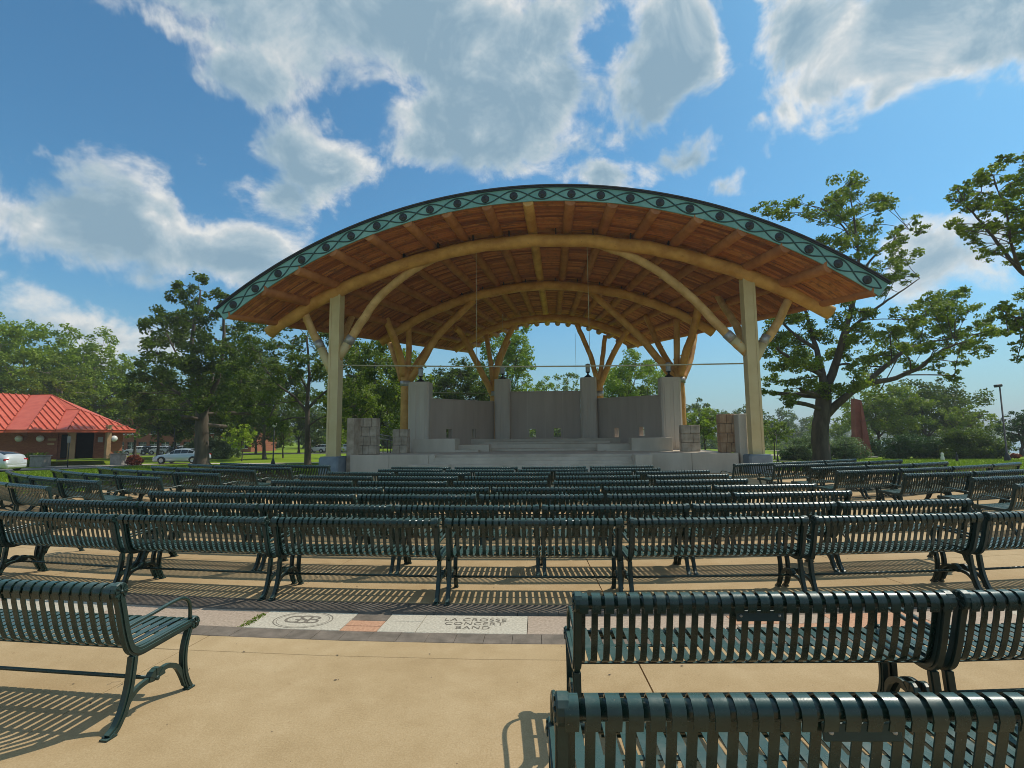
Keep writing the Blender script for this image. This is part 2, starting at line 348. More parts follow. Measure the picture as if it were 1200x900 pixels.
def link(name, me, parent=None, loc=None, rotz=None, label=None, cat=None, group=None, kind=None):
    o = bpy.data.objects.new(name, me); COL.objects.link(o)
    if parent is not None: o.parent = parent
    if loc is not None: o.location = loc
    if rotz is not None: o.rotation_euler = (0, 0, rotz)
    if label: o['label'] = label
    if cat: o['category'] = cat
    if group: o['group'] = group
    if kind: o['kind'] = kind
    return o
def thing(name, label, cat, loc=(0, 0, 0), rotz=0, group=None): return link(name, None, None, loc, rotz, label, cat, group)
def copy_tree(o, parent=None):
    c = o.copy(); COL.objects.link(c)
    if parent is not None: c.parent = parent
    for ch in list(KIDS.get(o.name, [])): copy_tree(ch, c)
    return c
KIDS = {}
def index_kids(root):
    def rec(o):
        KIDS[o.name] = [x for x in COL.objects if x.parent == o]
        for x in KIDS[o.name]: rec(x)
    rec(root)
def np_mesh(name, verts, quads, mat, smooth=False):
    me = bpy.data.meshes.new(name); nv = len(verts); nq = len(quads); k = quads.shape[1]
    me.vertices.add(nv); me.vertices.foreach_set('co', verts.astype(np.float32).ravel())
    me.loops.add(nq * k); me.loops.foreach_set('vertex_index', quads.astype(np.int32).ravel())
    me.polygons.add(nq); me.polygons.foreach_set('loop_start', np.arange(0, nq * k, k, dtype=np.int32)); me.polygons.foreach_set('loop_total', np.full(nq, k, dtype=np.int32))
    if smooth: me.polygons.foreach_set('use_smooth', np.ones(nq, dtype=bool))
    me.materials.append(mat); me.update(calc_edges=True); me.validate(); return me

# ------------------------------------------------------------------ terrain
def gz(x, y):
    x = np.asarray(x, float); y = np.asarray(y, float)
    t = np.clip((y - 19) / 26, 0, 1); z = -.5 * t * t * (3 - 2 * t); z = z - .25 * np.clip((y - 45) / 25, 0, 1)
    s = (x * .88 + y * .48) - 74; b_ = np.clip(s / 22, 0, 1); z = z - 9.5 * b_ * b_ * (3 - 2 * b_)
    return z
def gh(x, y): return float(gz(x, y))
def grid_sheet(xs, ys, zoff=0.0):
    X, Y = np.meshgrid(xs, ys); Z = gz(X, Y) + zoff
    nx, ny = len(xs), len(ys); V = np.stack([X, Y, Z], -1).reshape(-1, 3)
    i = np.arange(ny - 1)[:, None] * nx + np.arange(nx - 1)[None, :]
    Q = np.stack([i, i + 1, i + 1 + nx, i + nx], -1).reshape(-1, 4); return V, Q
xs = np.concatenate([np.linspace(-2500, -160, 14), np.linspace(-150, 150, 121), np.linspace(160, 2500, 14)])
ys = np.concatenate([np.linspace(-60, 150, 106), np.linspace(165, 3500, 22)])
V, Q = grid_sheet(xs, ys)
V[:, 2] -= .06
link('lawn_ground', np_mesh('lawn_ground', V, Q, grass_m, True), kind='structure')
V = np.array([(-3000, 60, -6.2), (4000, 60, -6.2), (4000, 6000, -6.2), (-3000, 6000, -6.2)], float)
link('river_water', np_mesh('river_water', V, np.array([[0, 1, 2, 3]]), water_m), kind='structure')

# plaza : polar concrete round the centre of the seating arcs
CX, CY = 1.77, 38.54
def pol(R, ph): return (CX + R * sin(ph), CY - R * cos(ph))
def ring_prism(mb, r0, r1, p0, p1, z0, z1, seg=None, bev=.006):
    n = seg or max(2, int(abs(p1 - p0) / .03)); A = []
    for r, q in ((r0, bev), (r1, -bev)):
        pass
    top = [[pol(r0 + bev, p0 + (p1 - p0) * i / n) for i in range(n + 1)], [pol(r1 - bev, p0 + (p1 - p0) * i / n) for i in range(n + 1)]]
    bot = [[pol(r0, p0 + (p1 - p0) * i / n) for i in range(n + 1)], [pol(r1, p0 + (p1 - p0) * i / n) for i in range(n + 1)]]
    vs = [(x, y, z1) for x, y in top[0]] + [(x, y, z1) for x, y in top[1]] + [(x, y, z1 - bev) for x, y in bot[0]] + [(x, y, z1 - bev) for x, y in bot[1]] + [(x, y, z0) for x, y in bot[0]] + [(x, y, z0) for x, y in bot[1]]
    m_ = n + 1; fs = []
    for i in range(n):
        fs += [(m_ + i, m_ + i + 1, i + 1, i), (2 * m_ + i, i, i + 1, 2 * m_ + i + 1), (m_ + i, 3 * m_ + i, 3 * m_ + i + 1, m_ + i + 1),
               (4 * m_ + i, 2 * m_ + i, 2 * m_ + i + 1, 4 * m_ + i + 1), (3 * m_ + i, 5 * m_ + i, 5 * m_ + i + 1, 3 * m_ + i + 1)]
    for e in (0, n):
        f = (e, 2 * m_ + e, 4 * m_ + e, 5 * m_ + e, 3 * m_ + e, m_ + e); fs.append(f if e == 0 else tuple(reversed(f)))
    mb.add(vs, fs)
PL = link('plaza_pavement', None, None, (0, 0, 0), kind='structure')
mb = MB(); n = 90
pl = [pol(50, -.68 + 1.36 * i / n) for i in range(n + 1)] + [pol(14.2, .68 - 1.36 * i / n) for i in range(n + 1)]
vs = [(x, y, -.04) for x, y in pl]; top = n + 1
mb.add(vs, [(i, 2 * n + 1 - i, 2 * n - i, i + 1) for i in range(n)])
mb.build('joint_bed', conc_joint, PL)
J0 = -.0238; DJ = .1082; gap = .0060
rings = [(34.075, 34.38), (34.386, 36.35), (36.356, 38.6), (38.606, 41.4), (41.406, 46), (46.006, 50)]
def panels(r0, r1, ph_a, ph_b, dj, j0, name='concrete_panel', mat=conc_tan, z1=0.0):
    k0 = int(math.floor((ph_a - j0) / dj)); k1 = int(math.ceil((ph_b - j0) / dj))
    for k in range(k0, k1):
        mb = MB(); g_ = gap / r0; zz = z1 + RNG.uniform(-.0015, .0015)
        ring_prism(mb, r0, r1, j0 + k * dj + g_, j0 + (k + 1) * dj - g_, -.05, zz, bev=.004); mb.build(name, mat, PL)
for (r0, r1) in rings: panels(r0, r1, -.30, .30, DJ, J0)
for (r0, r1) in [(31.5, 33.045), (29.9, 31.494), (28.3, 29.894), (26.7, 28.294)]: panels(r0, r1, -.34, .30, DJ, J0)
mb = MB()
for (a, b_) in [(-.68, J0 - 3 * DJ - .001), (J0 + 3 * DJ + .001, .68)]: ring_prism(mb, 33.0, 50, a, b_, -.05, -.002, 24)
for (a, b_) in [(-.68, J0 - 3 * DJ - .001), (J0 + 3 * DJ + .001, .68)]: ring_prism(mb, 26.7, 32.99, a, b_, -.05, -.002, 24)
ring_prism(mb, 14.3, 26.69, -.68, .68, -.05, -.002, 60)
mb.build('outer_paving', conc_tan, PL)
# bands of small pavers
def paver_ring(r0, r1, dj, mat, name, z=0.0, a=-.26, b2=.2):
    k = 0; ph = a
    while ph < b2:
        mb = MB(); d = dj * RNG.uniform(.97, 1.03); ring_prism(mb, r0, r1, ph + .0022 / r0, ph + d - .0022 / r0, -.04, z + RNG.uniform(-.002, .002), 1, .004)
        mb.build(name, mat, PL); ph += d
paver_ring(33.055, 33.22, .0062, slate, 'dark_paver', -.001)
paver_ring(33.224, 33.39, .0062, slate, 'dark_paver', -.001, -.263)
paver_ring(33.86, 34.07, .0074, brickgrey, 'grey_brick', .001)
# engraved slabs : (phi0, phi1, r0, r1, material)
slabs = [(-.262, -.222, 0, 1, slab_pink), (-.222, -.178, 0, 1, slab_white), (-.178, -.150, 0, 1, slab_pink), (-.150, -.1272, 0, 1, slab_pink), (-.1272, -.0995, 0, 1, slab_white),
         (-.0995, -.0892, 0, .42, brickgrey), (-.0892, -.0787, 0, .42, slab_white), (-.0995, -.0892, .42, .72, slab_red), (-.0995, -.0892, .72, 1, slab_red), (-.0892, -.0787, .42, 1, slab_white),
         (-.0787, -.0490, 0, 1, slab_white), (-.0490, -.0235, 0, 1, slab_pink), (-.0235, .008, 0, 1, slab_pink), (.008, .022, 0, .5, slab_red), (.008, .022, .5, 1, slab_pink), (.022, .036, 0, .5, slab_pink), (.022, .036, .5, 1, slab_red),
         (.036, .062, 0, 1, slab_red), (.062, .09, 0, 1, slab_pink), (.09, .118, 0, 1, slab_white), (.118, .15, 0, 1, slab_pink), (.15, .18, 0, 1, slab_white), (.18, .21, 0, 1, slab_pink)]
SL0, SL1 = 33.395, 33.855
for (a, b_, q0, q1, mt) in slabs:
    mb = MB(); ring_prism(mb, SL0 + (SL1 - SL0) * q0 + .003, SL0 + (SL1 - SL0) * q1 - .003, a + .0001, b_ - .0001, -.04, RNG.uniform(-.001, .001), 3, .004); mb.build('engraved_slab', mt, PL)
def paving_text(body, ph, R, size, name='slab_lettering', sx=1.0):
    cu = bpy.data.curves.new(name, 'FONT'); cu.body = body; cu.size = size; cu.align_x = 'CENTER'; cu.align_y = 'CENTER'; cu.space_character = 1.12
    tmp = bpy.data.objects.new('tmp', cu); COL.objects.link(tmp)
    dg = bpy.context.evaluated_depsgraph_get(); me = bpy.data.meshes.new_from_object(tmp.evaluated_get(dg)); bpy.data.objects.remove(tmp)
    me.materials.clear(); me.materials.append(ink)
    o = link(name, me, PL); x, y = pol(R, ph); o.location = (x, y, .0022); o.rotation_euler = (0, 0, ph); o.scale = (sx, 1, 1); return o
pc = (-.0787 - .0490) / 2
paving_text('LA CROSSE', pc, 33.52, .105, sx=1.05); paving_text('CONCERT', pc, 33.62, .105, sx=1.05); paving_text('BAND', pc, 33.72, .105, sx=1.05)
# round emblem with interlaced letters
pe = (-.1272 - .0995) / 2
mb = MB()
for rad, wd in ((.205, .008), (.185, .004)):
    n = 48
    for i in range(n):
        a0, a1 = 2 * pi * i / n, 2 * pi * (i + 1) / n
        mb.add([(cos(a) * r * 1.35, sin(a) * r, 0) for a, r in ((a0, rad), (a1, rad), (a1, rad + wd), (a0, rad + wd))], [(0, 1, 2, 3)])
o = mb.build('slab_emblem_ring', ink, PL); x, y = pol(33.62, pe); o.location = (x, y, .0022); o.rotation_euler = (0, 0, pe)
for s_, dx, sz in (('G', -.10, .26), ('S', 0.0, .30), ('B', .10, .26)):
    o = paving_text(s_, pe, 33.62, sz, 'slab_emblem_letter'); x, y = pol(33.62, pe + dx / 33.6); o.location.x = x; o.location.y = y; o.location.z = .0022 + abs(dx) * .004
# far paver band behind third row is plain concrete; weeds in a joint
V = []; Qd = []
for i in range(150):
    t = RNG.uniform(0, 1); ph = -.1275 + RNG.normal(0, .0006); R = 33.5 + .34 * t + RNG.normal(0, .01); x, y = pol(R, ph); h = RNG.uniform(.005, .016); a = RNG.uniform(0, 2 * pi); wd = .008
    k = len(V); V += [(x - cos(a) * wd, y - sin(a) * wd, 0), (x + cos(a) * wd, y + sin(a) * wd, 0), (x + cos(a + 1) * .012 + cos(a) * .004, y + sin(a + 1) * .012, h), (x + cos(a + 1) * .012 - cos(a) * .004, y + sin(a + 1) * .012, h)]; Qd.append((k, k + 1, k + 2, k + 3))
link('joint_weeds', np_mesh('joint_weeds', np.array(V), np.array(Qd), leaf_mid), kind='stuff', label='small green weeds growing in a joint between engraved slabs', cat='weeds')

V = []; Qd = []
for i in range(110):      # dry leaf bits and grit lying on the concrete
    x, y = RNG.uniform(-6, 5), 1.6 + 8 * RNG.uniform(0, 1) ** 1.3; s_ = RNG.uniform(.004, .016); a = RNG.uniform(0, 2 * pi); k = len(V); up_ = RNG.uniform(.002, .006)
    for j in range(4): V.append((x + cos(a + j * pi / 2) * s_ * (1 if j % 2 else .5), y + sin(a + j * pi / 2) * s_ * (1 if j % 2 else .5), .004 + up_ * (j % 2)))
    Qd.append((k, k + 1, k + 2, k + 3))
link('leaf_litter', np_mesh('leaf_litter', np.array(V), np.array(Qd), bark), kind='stuff', label='scattered dry leaf bits and grit on the tan concrete', cat='litter')
# hairline cracks
mb = MB()
for (px, py, dx, dy, n) in ((125, 803, .07, .03, 7), (138, 806, .03, .06, 6)):
    d = ray(px, py); t = -H / d.z; x, y = d.x * t, d.y * t; pts = [(x, y)]
    for i in range(n): x += dx / n + RNG.normal(0, .012); y += dy / n + RNG.normal(0, .010); pts.append((x, y))
    for i in range(n):
        (x0_, y0_), (x1_, y1_) = pts[i], pts[i + 1]; L_ = hypot(x1_ - x0_, y1_ - y0_); nx, ny = -(y1_ - y0_) / L_ * .0014, (x1_ - x0_) / L_ * .0014; z_ = .0026
        mb.add([(x0_ - nx, y0_ - ny, z_), (x0_ + nx, y0_ + ny, z_), (x1_ + nx, y1_ + ny, z_), (x1_ - nx, y1_ - ny, z_)], [(0, 1, 2, 3)])
mb.build('hairline_crack', conc_joint, PL, kind='stuff')

# ------------------------------------------------------------------ benches
SLAT_PATH = [(.575, .410), (.606, .430), (.612, .452), (.595, .470), (.565, .475), (.45, .468), (.32, .458), (.22, .452), (.160, .450), (.120, .458), (.092, .484), (.073, .53), (.053, .59), (.035, .66), (.018, .73), (.010, .785),
             (.014, .825), (.004, .858), (-.024, .878), (-.056, .874), (-.078, .852), (-.083, .820), (-.072, .785)]
SLAT_W = [.044] * 5 + [.046] * 5 + [.036] * 6 + [.044, .046, .048, .048, .048, .048, .046]
def slat_into(mb, x):
    vs = []; k = len(SLAT_PATH); th = .006
    for i in range(k):
        a = SLAT_PATH[max(i - 1, 0)]; c_ = SLAT_PATH[min(i + 1, k - 1)]; ty, tz = c_[0] - a[0], c_[1] - a[1]; L = hypot(ty, tz); ny, nz = -tz / L, ty / L
        y, z = SLAT_PATH[i]; hw = SLAT_W[i] / 2
        vs += [(x - hw, y + ny * th / 2, z + nz * th / 2), (x + hw, y + ny * th / 2, z + nz * th / 2), (x + hw, y - ny * th / 2, z - nz * th / 2), (x - hw, y - ny * th / 2, z - nz * th / 2)]
    for side in range(4):      # separate strips so bends shade smooth while edges stay crisp
        idx = [(i * 4 + side, i * 4 + (side + 1) % 4) for i in range(k)]
        v2 = [vs[a] for ab in idx for a in ab]; fs = [(2 * i, 2 * i + 1, 2 * i + 3, 2 * i + 2) for i in range(k - 1)]
        mb.add(v2, fs, side in (0, 2))
    mb.add([vs[0], vs[1], vs[2], vs[3]], [(3, 2, 1, 0)]); e = vs[-4:]; mb.add(e, [(0, 1, 2, 3)])
def spline(pts, n):
    """Catmull-Rom through 2-D or 3-D points"""
    P_ = [Vector(q) for q in pts]; out = []
    for i in range(len(P_) - 1):
        a, b_, c_, d = P_[max(i - 1, 0)], P_[i], P_[i + 1], P_[min(i + 2, len(P_) - 1)]
        for j in range(n):
            t = j / n; out.append(.5 * ((2 * b_) + (c_ - a) * t + (2 * a - 5 * b_ + 4 * c_ - d) * t * t + (3 * b_ - a - 3 * c_ + d) * t ** 3))
    out.append(P_[-1]); return out
def casting(mb, side, lod=0):
    q = 4 if lod == 0 else 2; th = .034
    S2 = lambda pts, n=q: [(v[0], v[1]) for v in spline([(a, b_, 0) for a, b_ in pts], n)]
    bk = S2([(-.030, .82), (-.006, .74), (.028, .60), (.055, .515), (.085, .455), (.14, .425), (.24, .428), (.38, .438), (.54, .448), (.585, .446)])
    mb.ribbon(bk, .050, th); mb.ribbon(bk, .020, th + .014)
    rl = S2([(.105, .41), (.098, .32), (.085, .22), (.052, .11), (.012, .04), (-.035, .008)]); mb.ribbon(rl, [.046] * len(rl), th); mb.ribbon(rl, .016, th + .012)
    fl = S2([(.560, .43), (.528, .34), (.516, .25), (.527, .14), (.556, .06), (.585, .010)]); mb.ribbon(fl, .040, th); mb.ribbon(fl, .014, th + .012)
    ar = S2([(.062, .075), (.085, .145), (.14, .195), (.215, .212), (.265, .205), (.31, .228), (.375, .238), (.45, .205), (.50, .135), (.545, .045)]); mb.ribbon(ar, .030, .026)
    mb.box((0, -.03, .006), (.05, .07, .012)); mb.box((0, .585, .006), (.05, .06, .012))
    for yb in (-.045, -.012, .57, .60): mb.lathe([(.009, .010), (.009, .022), (0, .024)], (0.016 if yb in (-.012, .57) else -.016, yb, 0), 6)
    n = 14 if lod == 0 else 8
    for (y, z, r) in ((-.030, .835, .052), (.590, .444, .044)):
        mb.lathe([(0, -th / 2 - .006), (r * .9, -th / 2 - .006), (r, -th / 2), (r, th / 2), (r * .9, th / 2 + .006), (0, th / 2 + .006)], (0, y, z), n, 'x', False)
def fan_part():
    mb = MB()
    for i in range(7):
        a = radians(90 + (i - 3) * 26); L = .062
        mb.ribbon([(.285, .205), (.285 + cos(a) * L, .205 + sin(a) * L)], [.010, .026], .036 + .006 * (i % 2))
    mb.lathe([(0, -.022), (.016, -.022), (.016, .022), (0, .022)], (0, .285, .203), 8, 'x'); return mb
def rosette(y, z, r, s):
    mb = MB(); th = .017
    for i in range(8):
        a = 2 * pi * i / 8; mb.ribbon([(y + cos(a) * r * .28, z + sin(a) * r * .28), (y + cos(a) * r * .8, z + sin(a) * r * .8)], [r * .12, r * .30], .010, s * (th + .007))
    mb.lathe([(0, 0), (r * .25, 0), (r * .2, s * .008), (0, s * .010)], (s * (th + .006), y, z), 8, 'x'); return mb
ARM = [(.035, .595), (.10, .605), (.25, .622), (.38, .640), (.47, .642), (.530, .615), (.556, .56), (.562, .48)]
MESHES = {}
def bench_meshes():
    for lod in (0, 1):
        mb = MB(); casting(mb, 1, lod); MESHES['frame%d' % lod] = mb.mesh('end_frame', bench_dk)
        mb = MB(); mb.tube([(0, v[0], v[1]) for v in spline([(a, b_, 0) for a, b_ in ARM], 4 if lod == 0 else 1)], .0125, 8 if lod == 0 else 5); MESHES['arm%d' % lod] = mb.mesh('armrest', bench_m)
    MESHES['fan'] = fan_part().mesh('fan_ornament', bench_dk)
    for s in (-1, 1):
        MESHES['rosA%d' % s] = rosette(-.030, .835, .052, s).mesh('rosette', bench_dk); MESHES['rosB%d' % s] = rosette(.590, .444, .044, s).mesh('rosette', bench_dk)
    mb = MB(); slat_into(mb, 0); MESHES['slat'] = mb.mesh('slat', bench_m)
bench_meshes()
def make_bench(length, nsl, lod, plaque=False):
    """lod 0/1: slats one by one (0 with ornaments); 2: slats joined"""
    root = thing('park_bench', 'x', 'bench', (0, 0, -50)); L = length; e = L / 2 - .022; span = L - .044 - .055
    fl = 0 if lod == 0 else 1
    for s in (-1, 1):
        fr = link('end_frame', MESHES['frame%d' % fl], root, (s * e, 0, 0))
        if lod == 0:
            link('fan_ornament', MESHES['fan'], fr)
            for q in (-1, 1): link('rosette', MESHES['rosA%d' % q], fr); link('rosette', MESHES['rosB%d' % q], fr)
        link('armrest', MESHES['arm%d' % fl], root, (s * e, 0, 0))
    key = 'tubes%.2f' % L
    if key not in MESHES:
        mb = MB(); mb.tube([(-e, -.032, .832), (e, -.032, .832)], .034, 12); MESHES[key] = mb.mesh('top_tube', bench_m)
        mb = MB(); mb.tube([(-e, .285, .20), (e, .285, .20)], .013, 8); MESHES[key + 's'] = mb.mesh('stretcher', bench_m)
        mb = MB(); mb.box((0, .36, .452), (2 * e, .030, .006)); mb.box((0, .150, .441), (2 * e, .025, .006)); MESHES[key + 'b'] = mb.mesh('support_bar', bench_dk)
        mb = MB(); mb.tube([(-e, .578, .446), (e, .578, .446)], .022, 8); MESHES[key + 'f'] = mb.mesh('front_tube', bench_m)
    link('top_tube', MESHES[key], root); link('stretcher', MESHES[key + 's'], root); link('support_bar', MESHES[key + 'b'], root); link('front_tube', MESHES[key + 'f'], root)
    xs_ = [-span / 2 + span * i / (nsl - 1) for i in range(nsl)]
    if lod < 2:
        for x in xs_: link('slat', MESHES['slat'], root, (x, 0, 0))
    else:
        k2 = 'slats%.2f_%d' % (L, nsl)
        if k2 not in MESHES:
            mb = MB()
            for x in xs_: slat_into(mb, x)
            MESHES[k2] = mb.mesh('slat_row', bench_m)
        link('slat_row', MESHES[k2], root, kind='stuff')
    if plaque:
        mb = MB(); R = Matrix.Rotation(radians(-12), 3, 'X'); mb.box((0, -.006, .748), (.26, .010, .056), R, .003); pq = mb.build('plaque', bench_dk, root)
        for s in (-1, 1): mb = MB(); mb.lathe([(0, -.009), (.006, -.007), (.008, 0)], (s * .105, -.012, .750), 8, 'y'); mb.build('bolt', steel, pq)
    index_kids(root); return root
ORD = ['first', 'second', 'third', 'fourth', 'fifth', 'sixth', 'seventh', 'eighth', 'ninth', 'tenth', 'eleventh', 'twelfth']
PROT = {}
def place_bench(kind, x, y, rz, label, group):
    if kind not in PROT:
        PROT[kind] = {'big': lambda: make_bench(2.04, 29, 0, True), 'near': lambda: make_bench(1.86, 26, 0, False), 'nearp': lambda: make_bench(1.86, 26, 0, True),
                      'mid': lambda: make_bench(1.83, 26, 1), 'far': lambda: make_bench(1.82, 26, 2)}[kind](); o = PROT[kind]
    else: o = copy_tree(PROT[kind])
    o.location = (x, y, 0); o.rotation_euler = (0, 0, rz); o['label'] = label; o['group'] = group; o['category'] = 'bench'; return o
def arc_bench(kind, R, ph, label, group):
    x, y = pol(R, ph); return place_bench(kind, x, y, ph, label, group)
GM = 'green slatted benches of the middle seating block'
def tang(R, xpx, Yg):  # azimuth whose point on the circle projects to that column
    best = 0; bd = 1e9
    for i in range(4001):
        ph = -.5 + i / 4000; x, y = pol(R, ph); zc = y * cp + (.84 - H) * sp_; yc = (.84 - H) * cp - y * sp_
        if y <= .3: continue
        px = 600 + F * (x * cr + yc * sr) / zc
        if abs(px - xpx) < bd: bd = abs(px - xpx); best = ph
    return best
# nearest row and second row (behind the camera side of the engraved band)
def row_from(R, xpx, side, kinds, lens, labels, gp=.045):
    ph = tang(R, xpx, 0)
    for k, L, lab in zip(kinds, lens, labels):
        d = L / R; c_ = ph + side * d / 2; arc_bench(k, R, c_, lab, GM); ph += side * (d + gp / R)
row_from(36.72, 650, 1, ['big', 'big'], [2.04, 2.04], ['nearest dark green slatted bench, cut off by the bottom right corner', 'nearest row bench just beyond the right edge, beside the cut off bench'])
row_from(35.61, 671, 1, ['big', 'big', 'nearp'], [2.04, 2.04, 1.86], ['dark green bench with a small back plaque, directly behind the nearest bench at right', 'dark green bench of the second row running out of the right edge', 'dark green bench of the second row outside the right edge'])
row_from(35.55, 150, -1, ['big', 'nearp'], [2.04, 1.86], ['lone dark green bench at lower left, its rosette end and armrest facing the empty floor', 'second row bench left of the lone lower left bench'])
ROWS = [(3, 33.04, -.1935, .0585, 5, 2, 2), (4, 31.98, -.2786, .0585, 7, 0, 0), (5, 30.81, -.2578, .0611, 6, 0, 0), (6, 29.71, -.2623, .0633, 6, 0, 0), (7, 28.53, -.2415, .0683, 5, 0, 0),
        (8, 27.29, -.2511, .0724, 5, 0, 0), (9, 26.05, -.2541, .0744, 5, 0, 0), (10, 24.9, -.2223, .0774, 4, 0, 0), (11, 23.8, -.2286, .0813, 4, 0, 0)]
for (k, R, p0, dp, n, exl, exr) in ROWS:
    tot = n + exl + exr
    for i in range(tot):
        ph = p0 + dp * (i - exl + .5); kind = 'mid' if k in (4, 5) else ('near' if k == 3 else 'far')
        lab = 'dark green slatted bench, %s from left in the %s row, middle block' % (ORD[i], ORD[k - 1])
        arc_bench(kind, R, ph, lab, GM)
def chain(x, y, hd, side, n, kind, row, blk):
    """benches chained away from the aisle; side -1 goes left"""
    for i in range(n):
        L = 1.86; a = hd + radians(4.6) * i; dx, dy = cos(a), sin(a)
        cx, cy = x + side * dx * L / 2, y + dy * L / 2
        lab = 'dark green slatted bench, %s from the aisle in the %s row, %s side block' % (ORD[i], ORD[row], blk)
        place_bench(kind, cx, cy, a if side > 0 else -a, lab, 'green slatted benches of the %s side block' % blk)
        x += side * dx * (L + .05); y += dy * (L + .05)
LEFT = [(-8.75, 9.85, 29, 4), (-8.8, 11.1, 28, 4), (-8.1, 12.0, 27, 4), (-7.35, 13.05, 26, 4), (-7.1, 14.35, 26, 3), (-6.6, 15.5, 26, 3), (-5.75, 16.35, 24, 3)]
for i, (x, y, h_, n) in enumerate(LEFT): chain(x, y, radians(h_), -1, n, 'far', i, 'left')
RIGHT = [(8.25, 8.6, 15, 3), (8.7, 9.9, 16, 3), (8.25, 11.0, 13, 3), (7.45, 12.0, 15, 4), (7.6, 13.3, 17, 3), (7.3, 14.55, 18, 3), (6.45, 15.2, 20, 3)]
for i, (x, y, h_, n) in enumerate(RIGHT): chain(x, y, radians(h_), 1, n, 'far', i, 'right')

# ------------------------------------------------------------------ band shell frame of reference
SYAW = radians(-6.18); SO = Vector((1.09, 24.5, 0)); RZ = Matrix.Rotation(SYAW, 3, 'Z'); RZI = RZ.transposed()
def hit(px, py, v):
    o = RZI @ (Vector((0, 0, H)) - SO); d = RZI @ ray(px, py); t = (v - o.y) / d.y
    return Vector((o.x + d.x * t, v, o.z + d.z * t))
def to_world(q): return SO + RZ @ Vector(q)
def jit(pts, a=.015): return [Vector(q) + Vector((random.uniform(-a, a), random.uniform(-a, a), random.uniform(-a, a))) for q in pts]
def log_tube(pts, r, n=14, r2=None, sub=5, wob=.02, knots=True):
    """a peeled log: slightly uneven radius, end grain faces, small knots"""
    sp_pts = spline(pts, sub); k = len(sp_pts); r2 = r if r2 is None else r2
    rs = [(r + (r2 - r) * i / (k - 1)) * (1 + random.uniform(-.035, .035)) for i in range(k)]
    mb = MB(); mb.tube(jit(sp_pts, wob), rs, n)
    if knots:
        for _ in range(max(2, k // 3)):
            i = random.randrange(1, k - 1); c = sp_pts[i]; t = (sp_pts[min(i + 1, k - 1)] - sp_pts[i - 1]).normalized(); a = t.cross(Vector((random.gauss(0, 1), random.gauss(0, 1), random.gauss(0, 1)))).normalized()
            mb.tube([c + a * rs[i] * .85, c + a * (rs[i] + .03)], [.055, .035], 6)
    return mb
SHELL = thing('bandshell', 'large open timber bandshell with arched log roof and turquoise fascia', 'bandshell', SO, SYAW)
SHELL.rotation_euler = (0, 0, SYAW)
VF, VR = -2.76, 17.5
BF, WF, AF = 14.25, 7.2, 12.12; RF = (BF ** 2 + (AF - WF) ** 2) / (2 * (AF - WF)); ANF = asin(BF / RF)
BR, WR, AR = 6.75, 8.8, 11.15; RR = (BR ** 2 + (AR - WR) ** 2) / (2 * (AR - WR)); ANR = asin(BR / RR)
def roofp(s, t, off=0.0):
    a, b_ = s * ANF, s * ANR
    p1 = Vector(((RF - off) * sin(a), VF, AF - RF + (RF - off) * cos(a))); p2 = Vector(((RR - off) * sin(b_), VR, AR - RR + (RR - off) * cos(b_)))
    return p1.lerp(p2, t)
# decking of split poles: between purlins, each pole its own island
NPUR = 17; S_P = [-.965 + 1.93 * i / (NPUR - 1) for i in range(NPUR)]
mb = MB(); NR = 118
for bay in range(NPUR - 1):
    s0, s1 = S_P[bay], S_P[bay + 1]
    for j in range(NR):
        t0, t1 = j / NR, (j + 1) / NR; g0 = t0 + (t1 - t0) * .06; g1 = t1 - (t1 - t0) * .06
        dz = RNG.uniform(-.012, .012); sk = RNG.uniform(-.0012, .0012); vs = []
        for s in (s0 - .002, (s0 + s1) / 2, s1 + .002):
            e = sk * (1 if s > (s0 + s1) / 2 else -1)
            for tt, oo in ((g0, 0.0), (g0 * .7 + g1 * .3, .05), (g0 * .3 + g1 * .7, .05), (g1, 0.0)):
                vs.append(roofp(s, min(max(tt + e, 0), 1), oo + dz))
        fs = [(a * 4 + c_, a * 4 + c_ + 1, a * 4 + c_ + 5, a * 4 + c_ + 4) for a in range(2) for c_ in range(3)]
        mb.add(vs, fs, True)
mb.build('pole_decking', deck_m, SHELL, kind='stuff')
# metal roof covering above
mb = MB(); n = 48; off = -.22
A = [roofp(-.992 + 1.984 * i / n, -.004, off) for i in range(n + 1)]; B = [roofp(-.992 + 1.984 * i / n, 1.01, off) for i in range(n + 1)]
A2 = [roofp(-.992 + 1.984 * i / n, -.004, -.03) for i in range(n + 1)]; B2 = [roofp(-.992 + 1.984 * i / n, 1.01, -.03) for i in range(n + 1)]
mm = n + 1; fs = []
for i in range(n): fs += [(i, i + 1, mm + i + 1, mm + i), (2 * mm + i + 1, 2 * mm + i, 3 * mm + i, 3 * mm + i + 1), (i + 1, i, 2 * mm + i, 2 * mm + i + 1), (mm + i, mm + i + 1, 3 * mm + i + 1, 3 * mm + i)]
for e in (0, n): fs.append((e, mm + e, 3 * mm + e, 2 * mm + e))
mb.add(A + B + A2 + B2, fs); mb.build('roof_covering', roofmetal, SHELL)
